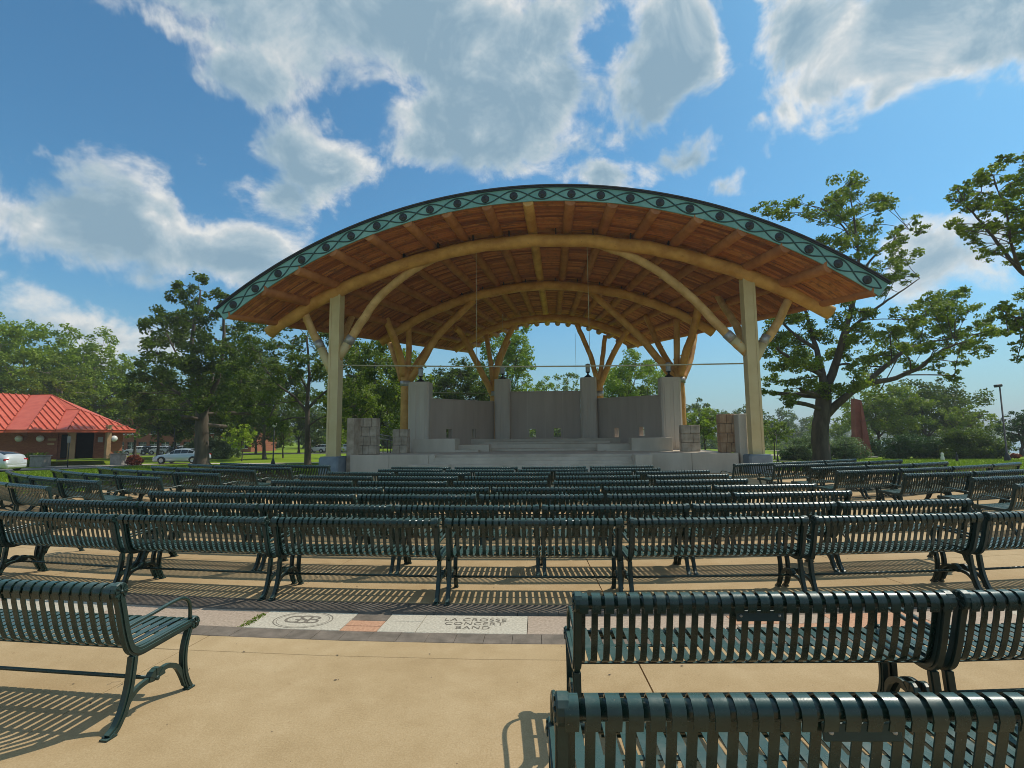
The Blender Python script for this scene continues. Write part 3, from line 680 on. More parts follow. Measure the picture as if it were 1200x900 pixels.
# fascia: curved turquoise board with black lattice and round bosses
FH = .60; FB = -.07
def fasc(s, h, dv=0.0):
    a = s * ANF; R_ = RF + FB + h; return Vector((R_ * sin(a), VF - .10 - dv, AF - RF + R_ * cos(a)))
def fstrip(mb, h0, h1, d0, d1, n=72, s0=-.992, s1=.992):
    vs = []
    for i in range(n + 1):
        s = s0 + (s1 - s0) * i / n; vs += [fasc(s, h0, d1), fasc(s, h1, d1), fasc(s, h1, d0), fasc(s, h0, d0)]
    fs = [(i * 4 + j, i * 4 + (j + 1) % 4, i * 4 + 4 + (j + 1) % 4, i * 4 + 4 + j) for i in range(n) for j in range(4)] + [(0, 1, 2, 3), tuple(n * 4 + j for j in (3, 2, 1, 0))]
    mb.add(vs, fs)
mb = MB(); fstrip(mb, 0, FH, -.06, 0); fas = mb.build('fascia', teal, SHELL)
mb = MB(); fstrip(mb, FH + .002, FH + .065, -.30, .06); mb.build('fascia_cap', black, fas)
mb = MB(); fstrip(mb, FH + .067, FH + .115, -.40, .10); mb.build('roof_edge', roofmetal, fas)
wave_m = surf('dark_teal_iron', (.012, .045, .045), (.025, .075, .072), 6, .5)
NB_ = 24; wave = lambda s: sin((s * 1.0 + 1) / 2 * NB_ * pi)
for ph in (1, -1):
    mb = MB(); n = 24 * 12; vs = []; wdt = .030
    for i in range(n + 1):
        s = .985 * (-1 + 2 * i / n); hh = FH * .5 + ph * FH * .38 * wave(s / .985); dh = wdt
        vs += [fasc(s, hh - dh, .004 + .012 + (.004 if ph > 0 else 0)), fasc(s, hh + dh, .016 + (.004 if ph > 0 else 0)), fasc(s, hh + dh, -.01), fasc(s, hh - dh, -.01)]
    fs = [(i * 4 + j, i * 4 + (j + 1) % 4, i * 4 + 4 + (j + 1) % 4, i * 4 + 4 + j) for i in range(n) for j in range(4)]
    mb.add(vs, fs, True); mb.build('wave_band', wave_m, fas)
mb = MB(); mb.lathe([(0, -.06), (.07, -.055), (.085, -.035), (.13, -.045), (.175, -.03), (.185, 0), (.185, .02)], (0, 0, 0), 16, 'y'); boss = mb.mesh('boss', black)
for i in range(NB_):
    s = .985 * (-1 + 2 * (i + .5) / NB_); q = fasc(s, FH * .5, .0); o = link('boss', boss, fas, q); o.rotation_euler = (0, s * ANF, 0)
# purlins
for i, s in enumerate(S_P):
    n = 5; pts = [roofp(s, -.003 + 1.008 * k / n, .05) for k in range(n + 1)]
    if i in (0, NPUR - 1): pts = [roofp(s * 1.012, -.003 + 1.008 * k / n, -.04) for k in range(n + 1)]
    rp = .20 if i in (0, NPUR - 1) else .25
    log_tube(pts, rp, 10, rp * .9, 2, .012, False).build('purlin', log_red if i != 8 else log_gold, SHELL)
# log arches
def arch_pts(v, apex, be, we, n=18, e=1.0):
    R_ = (be * be + (apex - we) ** 2) / (2 * (apex - we)); a = asin(be / R_)
    return [Vector((R_ * sin(a * e * (-1 + 2 * i / n)), v, apex - R_ + R_ * cos(a * e * (-1 + 2 * i / n)))) for i in range(n + 1)]
log_tube(arch_pts(-.12, 11.30, 13.62, 7.16), .31, 16, .31, 2, .035).build('arch_log', log_gold, SHELL)
log_tube(arch_pts(7, 11.15, 10.35, 7.85), .285, 14, .28, 2, .03).build('arch_log', log_gold, SHELL)
log_tube(arch_pts(13.5, 10.6, 6.95, 8.35), .27, 14, .27, 2, .03).build('arch_log', log_gold, SHELL)
# front posts
for s in (-1, 1):
    u = s * 10.03; top = 9.05
    mb = MB(); w_ = .52
    mb.box((u, 0, .82 + (top - .82) / 2), (w_ * .62, w_, top - .82)); 
    for q in (-1, 1): mb.box((u + q * (w_ * .31 + .0515), 0, .82 + (top - .82) / 2), (.10, w_ + .05, top - .822))
    po = mb.build('post', post_tan, SHELL)
    mb = MB(); pl = [(u - .50, -.50), (u - .42, -.58), (u + .42, -.58), (u + .50, -.50), (u + .50, .50), (u + .42, .58), (u - .42, .58), (u - .50, .50)]
    mb.prism(pl, -.6, .78); mb.prism([(x + (.04 if x < u else -.04), y * .93) for x, y in pl], .78, .84); mb.build('pedestal', ped_blue, po)
def brace(pts_px, v0, v1, r, mat=log_pale, stub=0.22, name='brace'):
    k = len(pts_px); pts = [hit(x, y, v0 + (v1 - v0) * i / (k - 1)) for i, (x, y) in enumerate(pts_px)]
    o = log_tube(pts, r, 12, r * .9, 5, .018).build(name, mat, SHELL)
    if stub:
        d = (pts[1] - pts[0]); L = sum((pts[i + 1] - pts[i]).length for i in range(k - 1)); c = pts[0] + d.normalized() * L * stub; dn = d.normalized()
        mb = MB(); mb.tube([pts[0] - dn * .1, c], r * 1.04, 10); mb.build('steel_socket', post_tan, o)
        mb = MB(); mb.tube([c - dn * .0, c + dn * .42], r * 1.10, 12); mb.build('metal_band', steel, o)
brace([(391, 440), (378, 412), (368, 392), (356, 366)], .05, .05, .21, log_pale, .42)
brace([(396, 420), (417, 388), (448, 345), (495, 310), (549, 287)], .05, .2, .215, log_pale, .10)
brace([(881, 428), (893, 405), (908, 384), (924, 352)], .05, .05, .21, log_pale, .32)
brace([(874, 412), (845, 385), (806, 345), (755, 308), (700, 286)], .05, .2, .215, log_pale, .09)
brace([(874, 405), (862, 380), (850, 362), (836, 338)], .3, 4.2, .19, log_pale, 0)
brace([(399, 418), (404, 392), (412, 372), (420, 352)], .3, 4.2, .19, log_pale, 0)
# middle tree-posts (behind the outer pillars)
V7 = 7.5
def trunk(px0, y0, y1, v, r):
    a = hit(px0, y1, v); mb = log_tube([Vector((a.x, v, .9)), Vector((a.x, v, (a.z + .9) / 2)), a], r, 14, r, 4, .015); o = mb.build('branching_post', log_gold, SHELL)
    mb = MB(); c = hit(px0, y0, v); mb.tube([(a.x, v, c.z), (a.x, v, c.z + .35)], r * 1.12, 14); mb.build('metal_band', steel, o); return a
trunk(476, 453, 432, V7, .34); trunk(795, 449, 432, V7, .34)
brace([(473, 440), (468, 415), (461, 395), (448, 362)], V7 - .15, 5.4, .24, log_gold, 0)
brace([(471, 446), (463, 420), (456, 400), (455, 392)], V7 + .1, 9.5, .20, log_gold, 0)
brace([(478, 440), (479, 415), (479, 380)], V7, 7.3, .20, log_gold, 0)
brace([(480, 446), (497, 420), (516, 390), (556, 352)], V7, 7.2, .24, log_gold, 0)
brace([(482, 436), (498, 412), (510, 395), (521, 381)], V7 + .1, 9.6, .19, log_gold, 0)
brace([(797, 440), (804, 412), (812, 390), (822, 345)], V7 - .15, 5.2, .24, log_gold, 0)
brace([(800, 444), (808, 425), (812, 405), (815, 388)], V7 + .1, 9.5, .20, log_gold, 0)
brace([(793, 440), (793, 415), (793, 374)], V7, 7.3, .20, log_gold, 0)
brace([(791, 446), (775, 425), (745, 390), (692, 342)], V7, 7.2, .24, log_gold, 0)
brace([(790, 436), (776, 412), (766, 392), (757, 370)], V7 + .1, 9.6, .19, log_gold, 0)
VI = 13.8
trunk(579, 464, 446, VI, .30); trunk(702, 464, 446, VI, .30)
brace([(577, 462), (566, 440), (556, 420), (541, 392), (533, 384)], VI, 11.5, .24, log_gold, 0)
brace([(578, 450), (575, 425), (570, 392)], VI, 13.6, .19, log_gold, 0)
brace([(580, 446), (585, 420), (594, 398), (606, 376)], VI, 13.6, .22, log_gold, 0)
brace([(582, 440), (590, 415), (597, 400)], VI + .2, 15.5, .15, log_gold, 0)
brace([(700, 448), (693, 420), (684, 398), (674, 376)], VI, 13.6, .19, log_gold, 0)
brace([(702, 448), (706, 420), (709, 393)], VI, 13.6, .18, log_gold, 0)
brace([(702, 455), (714, 425), (724, 405), (736, 386)], VI, 12.5, .22, log_gold, 0)
# steel plates joining arches and purlins
for v, ap, be, we in ((-.12, 11.30, 13.62, 7.16), (7, 11.15, 10.35, 7.85)):
    for i, q in enumerate(arch_pts(v, ap, be, we, 32)):
        if i % 2 == 1 and 2 < i < 30: mb = MB(); mb.box(q + Vector((.25 if q.x > 0 else -.25, 0, .42)), (.05, .30, .30), None, .01); mb.build('connector_plate', black, SHELL)
# rigging cable and hanging wires
def cable(pts, r, lab, name='cable'):
    mb = MB(); mb.tube(pts, r, 6); return mb.build(name, cable_m, None, label=lab, cat='cable')
aL, aR = hit(400, 428, -.1), hit(871, 426, -.1)
cable([to_world(aL.lerp(aR, i / 12) + Vector((0, 0, -.10 * sin(pi * i / 12)))) for i in range(13)], .035, 'long horizontal cable stretched between the two front posts')
bL, bR = hit(502, 461, 6), hit(576, 461, 11)
cable([to_world(hit(498, 460, 6.2)), to_world(hit(578, 461, 11.2))], .02, 'thin wire between the two left stage pillars')
for (px, y0, y1, v, lab) in ((558, 291, 427, .0, 'left vertical wire hanging from the front log arch'), (688, 290, 427, .0, 'right vertical wire hanging from the front log arch')):
    a, b_ = hit(px, y0, v), hit(px, y1, v); b_.x = a.x; cable([to_world(a), to_world(b_)], .012, lab)
for (px, y0, y1, v, lab) in ((589, 368, 445, 7.2, 'thin left wire hanging from the middle arch'), (674, 390, 440, 13.6, 'thin right wire hanging at the rear arch')):
    a, b_ = hit(px, y0, v), hit(px, y1, v); b_.x = a.x; cable([to_world(a), to_world(b_)], .010, lab)

# ------------------------------------------------------------------ stage
STG = thing('concrete_stage', 'wide grey concrete stage with low front wall, steps and raised tiers', 'stage', SO, SYAW)
FW = .875
def sbox(u0, u1, v0, v1, w0, w1, name, mat, parent=None, bev=.015):
    mb = MB(); mb.box(((u0 + u1) / 2, (v0 + v1) / 2, (w0 + w1) / 2), (u1 - u0, v1 - v0, w1 - w0), None, bev); return mb.build(name, mat, parent if parent is not None else STG)
uL = hit(412, 533, .3).x; uR = hit(864, 533, .3).x
sbox(uL, uR, .3, 14.2, -.7, FW, 'platform', floor_st)
# front wall panels
edges = [uL, uL + 2.0, uL + 4.0, -4.9]
for a, b_ in zip(edges[:-1], edges[1:]): sbox(a + .006, b_ - .006, .10, .297, -.7, FW + .02, 'front_wall_panel', lime)
er = [5.3, 7.2, uR]
for a, b_ in zip(er[:-1], er[1:]): sbox(a + .006, b_ - .006, .10, .297, -.7, FW + .02, 'front_wall_panel', lime)
for k in range(5):
    sbox(-4.88, 5.28, -1.35 + k * .33, -1.35 + (k + 1) * .33 - .004 if k < 4 else .297, -.7, FW - .15 * (5 - k) + .02, 'front_step', lime)
sbox(hit(482, 545, -1.2).x, hit(530, 545, -1.2).x, -1.75, -1.37, -.7, .50, 'step_block', lime)
sbox(hit(741, 545, .0).x, hit(760, 545, .0).x, -1.2, .09, -.7, FW + .01, 'step_block', lime)
# tiers: concave rise towards the back wall, made of straight blocks
def tier(px0, px1, pyt, v0, v1, mat=lime, base=None):
    a = hit(px0, pyt, v0); b_ = hit(px1, pyt, v0); sbox(a.x, b_.x, v0, v1, FW - .01, a.z, 'tier_block', mat)
tier(484, 533, 514.5, 4.2, 5.6); tier(740, 788, 513, 4.2, 5.6)
tier(513, 573, 521.5, 5.0, 5.9); tier(700, 760, 520.5, 5.0, 5.9)
tier(505, 770, 526.5, 5.95, 7.0); tier(530, 742, 521, 7.02, 8.3); tier(560, 715, 518, 8.32, 9.6); tier(520, 760, 515, 9.62, 10.7)
tier(505, 560, 527.8, 4.25, 4.98); tier(710, 770, 527.5, 4.25, 4.98)
# pillars
PIL = {}
def pillar(px0, px1, pyt, v, lab, depth=1.1):
    a = hit(px0, pyt, v); b_ = hit(px1, pyt, v); u0, u1, wt = a.x, b_.x, a.z
    root = thing('stage_pillar', lab, 'pillar', to_world(((u0 + u1) / 2, v, FW - .02)), SYAW, 'concrete pillars of the stage wall'); h = wt - FW; hw = (u1 - u0) / 2
    mb = MB(); c_ = .10; pl = [(-hw + c_, 0), (hw - c_, 0), (hw, c_), (hw, depth - c_), (hw - c_, depth), (-hw + c_, depth), (-hw, depth - c_), (-hw, c_)]
    mb.prism(pl, 0, h + .02); mb.build('shaft', pillarconc, root)
    for q in (-.36, .36):
        mb = MB(); mb.box((q * hw * 1.2, -.018, h / 2), (hw * .5, .036, h - .3), None, .012); mb.build('raised_panel', pillarconc, root)
    mb = MB(); mb.prism([(x * .98, y * .97 + .015) for x, y in pl], h + .02, h + .07); mb.build('cap', pillarconc, root)
    return (u0 + u1) / 2, v + depth * .5, wt + .07
pp = [pillar(478, 502, 448.5, 6.0, 'outer left concrete pillar with a lantern on top'), pillar(579, 597, 445, 11.2, 'inner left concrete pillar with a lantern on top'),
      pillar(680, 699, 443, 11.2, 'inner right concrete pillar with a lantern on top'), pillar(774, 798, 443, 6.0, 'outer right concrete pillar with a lantern on top')]
def lantern(u, v, w_, lab, s=1.0):
    root = thing('lantern', lab, 'lantern', to_world((u, v, w_)), SYAW, 'lanterns on the stage pillars')
    mb = MB(); mb.lathe([(.34 * s, 0), (.33 * s, .05 * s), (.20 * s, .14 * s), (.08 * s, .24 * s), (.06 * s, .34 * s), (.14 * s, .40 * s), (.17 * s, .44 * s), (0, .44 * s)], (0, 0, 0), 14); mb.build('base', black, root)
    mb = MB(); mb.lathe([(.15 * s, .44 * s), (.15 * s, .98 * s)], (0, 0, 0), 14); mb.build('glass', surf_glass, root)
    cg = MB()
    for k in range(8):
        a = 2 * pi * k / 8; cg.box((cos(a) * .165 * s, sin(a) * .165 * s, .71 * s), (.022 * s, .022 * s, .56 * s), Matrix.Rotation(a, 3, 'Z'))
    for z in (.46, .98): cg.lathe([(.155 * s, (z - .015) * s), (.185 * s, (z - .015) * s), (.185 * s, (z + .015) * s), (.155 * s, (z + .015) * s)], (0, 0, 0), 14)
    cg.build('cage', steel, root)
    mb = MB(); mb.lathe([(.20 * s, .99 * s), (.17 * s, 1.03 * s), (.08 * s, 1.08 * s), (0, 1.10 * s)], (0, 0, 0), 14); mb.build('lid', steel, root)
surf_glass = surf('lantern_glass', (.45, .45, .44), (.55, .55, .54), 4, .2)
for (u, v, w_), nm in zip(pp, ('outer left', 'inner left', 'inner right', 'outer right')): lantern(u, v, w_, 'metal lantern with black bell base on the %s stage pillar' % nm, .86 if 'outer' in nm else .92)
# back wall: three segments with openings, built from panels
def back_wall(A, B, top0, top1, openings, npan, lab, base=.9, th=.35):
    """A, B local (u,v) ends; openings as (x0,x1,z0,z1) along the wall"""
    d = Vector((B[0] - A[0], B[1] - A[1], 0)); L = d.length; ang = atan2(d.y, d.x)
    root = thing('stage_back_wall', lab, 'wall', to_world((A[0], A[1], base)), 0, 'back walls of the stage'); root.rotation_euler = (0, 0, SYAW + ang)
    xs_ = sorted(set([0, L] + [L * i / npan for i in range(1, npan)]))
    hh = lambda x: (top0 + (top1 - top0) * x / L) - base
    for a, b_ in zip(xs_[:-1], xs_[1:]):
        ops = sorted([o for o in openings if o[0] < b_ and o[1] > a]); mb = MB(); g_ = .008
        cuts = [a + g_] + [c for o in ops for c in (max(o[0], a + g_), min(o[1], b_ - g_))] + [b_ - g_]
        for i in range(len(cuts) - 1):
            x0_, x1_ = cuts[i], cuts[i + 1]
            if x1_ - x0_ < .01: continue
            def wedge(za, zb, zc, zd):  # bottom z at x0,x1 ; top z at x0,x1
                vs = [(x0_, 0, za), (x1_, 0, zb), (x1_, 0, zd), (x0_, 0, zc), (x0_, th, za), (x1_, th, zb), (x1_, th, zd), (x0_, th, zc)]
                mb.add(vs, [(0, 1, 2, 3), (5, 4, 7, 6), (3, 2, 6, 7), (0, 4, 5, 1), (1, 5, 6, 2), (4, 0, 3, 7)])
            if i % 2 == 0: wedge(0, 0, hh(x0_), hh(x1_))
            else:
                o = ops[i // 2]; wedge(0, 0, o[2], o[2]); wedge(o[3], o[3], hh(x0_), hh(x1_))
        mb.build('wall_panel', wallconc, root)
    mb = MB()
    vs = [(0, -.04, hh(0)), (L, -.04, hh(L)), (L, th + .04, hh(L)), (0, th + .04, hh(0)), (0, -.04, hh(0) + .07), (L, -.04, hh(L) + .07), (L, th + .04, hh(L) + .07), (0, th + .04, hh(0) + .07)]
    mb.add(vs, [(0, 1, 5, 4), (1, 2, 6, 5), (2, 3, 7, 6), (3, 0, 4, 7), (4, 5, 6, 7), (3, 2, 1, 0)]); mb.build('coping', wallconc, root)
    for a in [L * i / npan for i in range(1, npan)]:
        mb = MB(); mb.box((a, .03, hh(a) / 2), (.05, .05, hh(a) - .1)); mb.build('joint_strip', pillarconc, root)
def wall_px(pA, vA, pB, vB, y0, y1, ops, npan, lab):
    A = hit(pA, y0, vA); B = hit(pB, y1, vB); L = hypot(B.x - A.x, B.y - A.y); oo = []
    for (xa, xb, ya, yb) in ops:
        f = []
        for xx in (xa, xb):   # where that column meets the wall line
            o = RZI @ (Vector((0, 0, H)) - SO); dd_ = RZI @ ray(xx, 505); t = ((A.x - o.x) * (B.y - A.y) - (A.y - o.y) * (B.x - A.x)) / (dd_.x * (B.y - A.y) - dd_.y * (B.x - A.x))
            f.append(hypot(o.x + dd_.x * t - A.x, o.y + dd_.y * t - A.y)); vv = o.y + dd_.y * t
        zt, zb = hit(xa, ya, vv).z, hit(xa, yb, vv).z; oo.append((f[0], f[1], zb - .9, zt - .9))
    back_wall((A.x, A.y), (B.x, B.y), A.z, B.z, oo, npan, lab)
wall_px(502.5, 6.5, 579, 11.6, 468, 471.5, [(523, 530, 503, 513), (553.5, 558, 503, 513)], 3, 'left segment of the curved concrete stage back wall')
wall_px(597.5, 11.7, 680, 11.7, 460, 459, [(620, 628, 502.5, 512.5), (649, 657, 502, 512)], 4, 'middle segment of the curved concrete stage back wall')
wall_px(699.5, 11.6, 774, 6.5, 468, 464, [(720, 725, 501.5, 512), (749, 755, 500.5, 511)], 3, 'right segment of the curved concrete stage back wall')
# cut-stone wing walls
def stone_wall(px0, px1, pyt, v, courses, cols, mat, lab, depth=.6, wb=FW, slabpx=None):
    a = hit(px0, pyt, v); b_ = hit(px1, pyt, v); u0, u1, wt = a.x, b_.x, a.z
    root = thing('stone_wing_wall', lab, 'stone wall', to_world((u0, v, wb)), SYAW); h = (wt - wb) / courses; Wd = u1 - u0
    for r in range(courses):
        sh = .5 if r % 2 else 0; c = cols; edges = [0] + sorted([min(max((i + sh * .5 + RNG.uniform(-.1, .1)) / c, .05), .97) for i in range(1, c)]) + [1]
        for i in range(len(edges) - 1):
            mb = MB(); x0_, x1_ = edges[i] * Wd + .004, edges[i + 1] * Wd - .004; pr = RNG.uniform(-.03, .035)
            mb.box(((x0_ + x1_) / 2, depth / 2 + pr / 2, (r + .5) * h), (x1_ - x0_, depth - pr, h - .010), Matrix.Rotation(RNG.uniform(-.004, .004), 3, 'Y'), .025); mb.build('stone_block', mat, root)
    mb = MB(); mb.box((Wd / 2, depth / 2 + .02, (wt - wb) / 2), (Wd - .06, depth - .10, wt - wb - .06)); mb.build('mortar_core', far_conc, root)
    if slabpx:
        a2 = hit(slabpx[0], pyt, v - .5); b2 = hit(slabpx[1], pyt, v - .5); mb = MB(); mb.box(((a2.x + b2.x) / 2 - u0, -.25, (a2.z - wb + (-1.2)) / 2), (b2.x - a2.x, .9, a2.z - wb + 1.2), None, .03); mb.build('end_slab', stone_a if mat != stone_b else lime, root)
stone_wall(416, 441, 490, 1.0, 4, 3, stone_a, 'tall grey cut stone wing wall at the left end of the stage', slabpx=(408.5, 417))
stone_wall(460, 477, 503, 3.0, 3, 2, stone_a, 'low grey stone wing wall beside the outer left pillar')
stone_wall(843, 863, 485, 1.0, 4, 3, stone_b, 'tall rust stained stone wing wall at the right end of the stage', slabpx=(863.5, 873))
stone_wall(798, 820, 498, 3.0, 3, 2, stone_a, 'low grey stone wing wall beside the outer right pillar')
# stair railing behind the left wing
root = thing('stair_railing', 'thin metal stair railing between the two left stone walls', 'railing', to_world((hit(441, 533, 3.5).x, 3.5, FW)), SYAW)
q0 = hit(425, 511, 3.5); q1 = hit(459, 516, 3.5); r0 = hit(441, 533, 3.5)
for dz in (0, .22):
    mb = MB(); mb.tube([(q0.x - r0.x, 0, q0.z - FW + dz), (q1.x - r0.x, 0, q1.z - FW + dz)], .028, 6); mb.build('handrail', steel, root)
for px in (443, 449, 454, 458):
    mb = MB(); u = hit(px, 520, 3.5).x - r0.x; mb.tube([(u, 0, 0), (u, 0, .75)], .025, 6); mb.build('baluster', bark, root)

# ------------------------------------------------------------------ trees
def leaf_quads(centers, size, up=.25, aspect=.55):
    n = len(centers); nrm = RNG.normal(size=(n, 3)); nrm[:, 2] = np.abs(nrm[:, 2]) + up; nrm /= np.linalg.norm(nrm, axis=1)[:, None]
    t = RNG.normal(size=(n, 3)); t -= (t * nrm).sum(1)[:, None] * nrm; t /= np.linalg.norm(t, axis=1)[:, None]; bt = np.cross(nrm, t)
    s = (size * RNG.uniform(.6, 1.35, n))[:, None]
    a = centers - t * s * .5; b_ = centers + bt * s * .5 * aspect + nrm * s * .06; c_ = centers + t * s * .5; d = centers - bt * s * .5 * aspect + nrm * s * .06
    V = np.stack([a, b_, c_, d], 1).reshape(-1, 3); Q = np.arange(4 * n).reshape(n, 4); return V, Q
NQ = [0]
def tree(name, lab, cat, base, limbs, blobs, leaf, lmat, bmat=bark, r0=.35, group=None, per=9.0, twig=True, clump=.34, droop=.0, flat=.75):
    """base: world point; limbs: polylines of world points with start/end radii; blobs: (centre, radius)"""
    base = Vector(base); root = thing(name, lab, cat, base, 0, group)
    mb = MB(); nodes = []
    for pts, ra, rb in limbs:
        sp_pts = spline([Vector(q) - base for q in pts], 4); k = len(sp_pts); rs = [ra + (rb - ra) * (i / (k - 1)) ** .8 for i in range(k)]
        if pts is limbs[0][0]:
            rs[0] *= 1.55; rs[1] *= 1.12
        mb.tube(jit(sp_pts, min(.05, ra * .12)), rs, 9 if ra > .15 else 6, True)
        nodes += list(zip(sp_pts, rs))
    cents = []
    for bi, (c, r) in enumerate(blobs):
        c = Vector(c) - base
        nd = min(nodes, key=lambda q: (q[0] - c).length + (0 if q[0].z < c.z + r * .3 else 1.5)) if nodes else (Vector(), .1)
        if twig:
            mid = (nd[0] + c) / 2 + Vector((random.uniform(-.15, .15), random.uniform(-.15, .15), random.uniform(-.05, .2))) * r
            mb.tube(spline([nd[0], mid, c], 3), [max(nd[1] * .5, .02)] + [max(nd[1] * .3, .018)] * 5 + [.012], 5, False)
        nsub = max(4, int(per * 1.0)); rr = r * clump
        for k in range(nsub):
            d = Vector((random.gauss(0, 1), random.gauss(0, 1), random.gauss(0, 1) * flat)).normalized() * r * random.uniform(.45, 1.0) ** .7
            sc_ = c + d + Vector((0, 0, -droop * d.length))
            if twig and k % 2 == 0: mb.tube([c, (c + sc_) / 2 + Vector((0, 0, .06 * r)), sc_], [.016 + r * .006, .011, .005], 4, False)
            cents.append((sc_, rr * random.uniform(.6, 1.25)))
    mb.build('trunk', bmat, root)
    arr = []
    for sc_, rr in cents:
        n = max(10, int(21.0 * (rr / leaf) ** 2)); NQ[0] += n; g_ = RNG.normal(size=(n, 3)); g_ /= np.linalg.norm(g_, axis=1)[:, None]
        g_ *= (RNG.uniform(0, 1, n) ** .45)[:, None]; g_[:, 2] *= flat; arr.append(np.array(sc_)[None, :] + g_ * rr * 1.15)
    C_ = np.concatenate(arr); V, Q = leaf_quads(C_, leaf); link('crown', np_mesh('crown', V, Q, lmat), root); return root

def blobs_px(lst, Y, dy=2.0):
    out = []
    for (px, py, rp) in lst:
        yy = Y + random.uniform(-dy, dy); out.append((at(px, py, yy), rp / F * yy))
    return out
def auto_tree(px, pyb, pyt, wpx, Y, leaf, lmat, lab, name='park_tree', cat='tree', n=16, trunk_frac=.28, r0=.25, bmat=bark, group=None, lean=0, per=8, br=.42, zb=None, crown_lo=None):
    """tree standing at depth Y: trunk at column px, crown top at row pyt, crown width wpx pixels"""
    g_ = on_ground(px, Y, 0); z0 = gh(g_.x, Y) if zb is None else zb; base = on_ground(px, Y, z0); top = at(px + lean, pyt, Y); Hh = top.z - z0; R = wpx / 2 / F * Y
    lo = z0 + Hh * trunk_frac; cc = (lo + top.z) / 2; rz = (top.z - lo) / 2; blobs = []
    for i in range(n):
        th = 2.399 * i; zz = 1 - 2 * (i + .5) / n; rr = sqrt(1 - zz * zz); k = random.uniform(.55, .80)
        brr = R * br * random.uniform(.75, 1.25)
        blobs.append((Vector((top.x + cos(th) * rr * R * k, Y + sin(th) * rr * R * k, cc + zz * rz * k * .98)), min(brr, rz * .6)))
    blobs.append((Vector((top.x, Y, cc)), R * .5))
    fork = Vector((base.x + (top.x - base.x) * .3, Y, lo + rz * .3)); limbs = [([base + Vector((0, 0, -.3)), (base + fork) / 2 + Vector((random.uniform(-.1, .1), 0, 0)), fork, Vector((top.x, Y, cc + rz * .6))], r0, r0 * .15)]
    for i in range(5):
        a = 2 * pi * i / 5 + random.uniform(-.4, .4); q = Vector((top.x + cos(a) * R * .6, Y + sin(a) * R * .6, cc + random.uniform(-.2, .5) * rz)); s = fork + Vector((0, 0, random.uniform(-.2, .3) * rz))
        limbs.append(([s, (s + q) / 2 + Vector((0, 0, .08 * R)), q], r0 * .5, r0 * .1))
    return tree(name, lab, cat, base, limbs, blobs, leaf, lmat, bmat, r0, group, per)

# big tree at right of the shell (hand-laid limbs)
YT = 31.0
T = lambda px, py, dy=0: at(px, py, YT + dy)
tb = on_ground(962, YT, gh(9, YT) - .05)
limbs = [([tb + Vector((0, 0, -.3)), T(962, 505), T(964, 480), T(966, 455)], .50, .42),
    ([T(966, 458), T(962, 430), T(955, 405, .6), T(948, 378, 1), T(938, 345, 1.5)], .26, .06),
    ([T(967, 460), T(978, 430), T(988, 395, -.5), T(1000, 355, -.8), T(1006, 315, -1), T(1004, 275, -1)], .30, .06),
    ([T(955, 408, .5), T(935, 395, .8), T(915, 375, 1.2), T(902, 350, 1.5)], .14, .04),
    ([T(964, 440), T(940, 428, -1), T(915, 412, -1.5), T(905, 400, -2)], .16, .04),
    ([T(968, 486), T(985, 470, -.5), T(1010, 452, -1), T(1042, 445, -1.5), T(1075, 432, -2), T(1105, 410, -2.4), T(1132, 400, -2.6)], .28, .04),
    ([T(1000, 458, -.8), T(1030, 436, -.2), T(1060, 412, .3), T(1085, 402, .6), T(1118, 396, 1)], .20, .03),
    ([T(990, 392, -.5), T(1015, 370, 0), T(1040, 352, .5), T(1058, 340, .6), T(1078, 326, .8)], .12, .025),
    ([T(1002, 335, -1), T(1020, 305, -.4), T(1045, 285, 0), T(1062, 281, .2)], .10, .02),
    ([T(1045, 285, 0), T(1060, 268, .2), T(1078, 275, .2)], .04, .015),
    ([T(1004, 285, -1), T(1000, 250, -.5), T(995, 225, 0)], .08, .02), ([T(1004, 290, -1), T(985, 262, .4), T(965, 245, .8), T(940, 240, 1)], .07, .02),
    ([T(975, 435), T(985, 405, 2), T(996, 385, 3), T(1020, 370, 3)], .14, .03)]
bl = [(985, 222, 17), (1000, 215, 15), (975, 240, 16), (1010, 240, 17), (1030, 235, 12), (955, 255, 14), (990, 262, 18), (1015, 265, 16), (920, 248, 12), (892, 242, 9), (905, 243, 8), (940, 238, 10), (1040, 245, 11),
      (1000, 290, 16), (975, 285, 13), (1025, 295, 15), (1048, 280, 11), (1065, 262, 10), (1060, 300, 14), (1078, 268, 8), (1042, 315, 15), (1015, 320, 15), (1060, 325, 10), (1030, 340, 12), (985, 318, 12),
      (1100, 350, 16), (1122, 345, 12), (1085, 365, 17), (1110, 370, 18), (1135, 365, 13), (1155, 375, 12), (1060, 375, 15), (1045, 392, 17), (1080, 390, 18), (1115, 392, 18), (1145, 392, 14), (1128, 405, 14), (1095, 410, 15),
      (1060, 412, 16), (1035, 415, 18), (1010, 395, 17), (1020, 430, 14), (1150, 410, 9), (1125, 425, 9), (985, 375, 14), (1010, 365, 13), (1070, 430, 11), (1100, 432, 8), (1118, 440, 7), (1088, 350, 10),
      (920, 370, 17), (940, 385, 18), (905, 395, 16), (960, 400, 16), (930, 412, 19), (950, 435, 18), (985, 415, 15), (1000, 445, 14), (915, 430, 15), (897, 412, 11), (935, 455, 14), (905, 448, 11), (975, 455, 15), (920, 470, 9), (1005, 420, 13),
      (900, 460, 8), (928, 345, 12), (950, 350, 14), (985, 345, 13), (1030, 460, 10), (1165, 388, 7)]
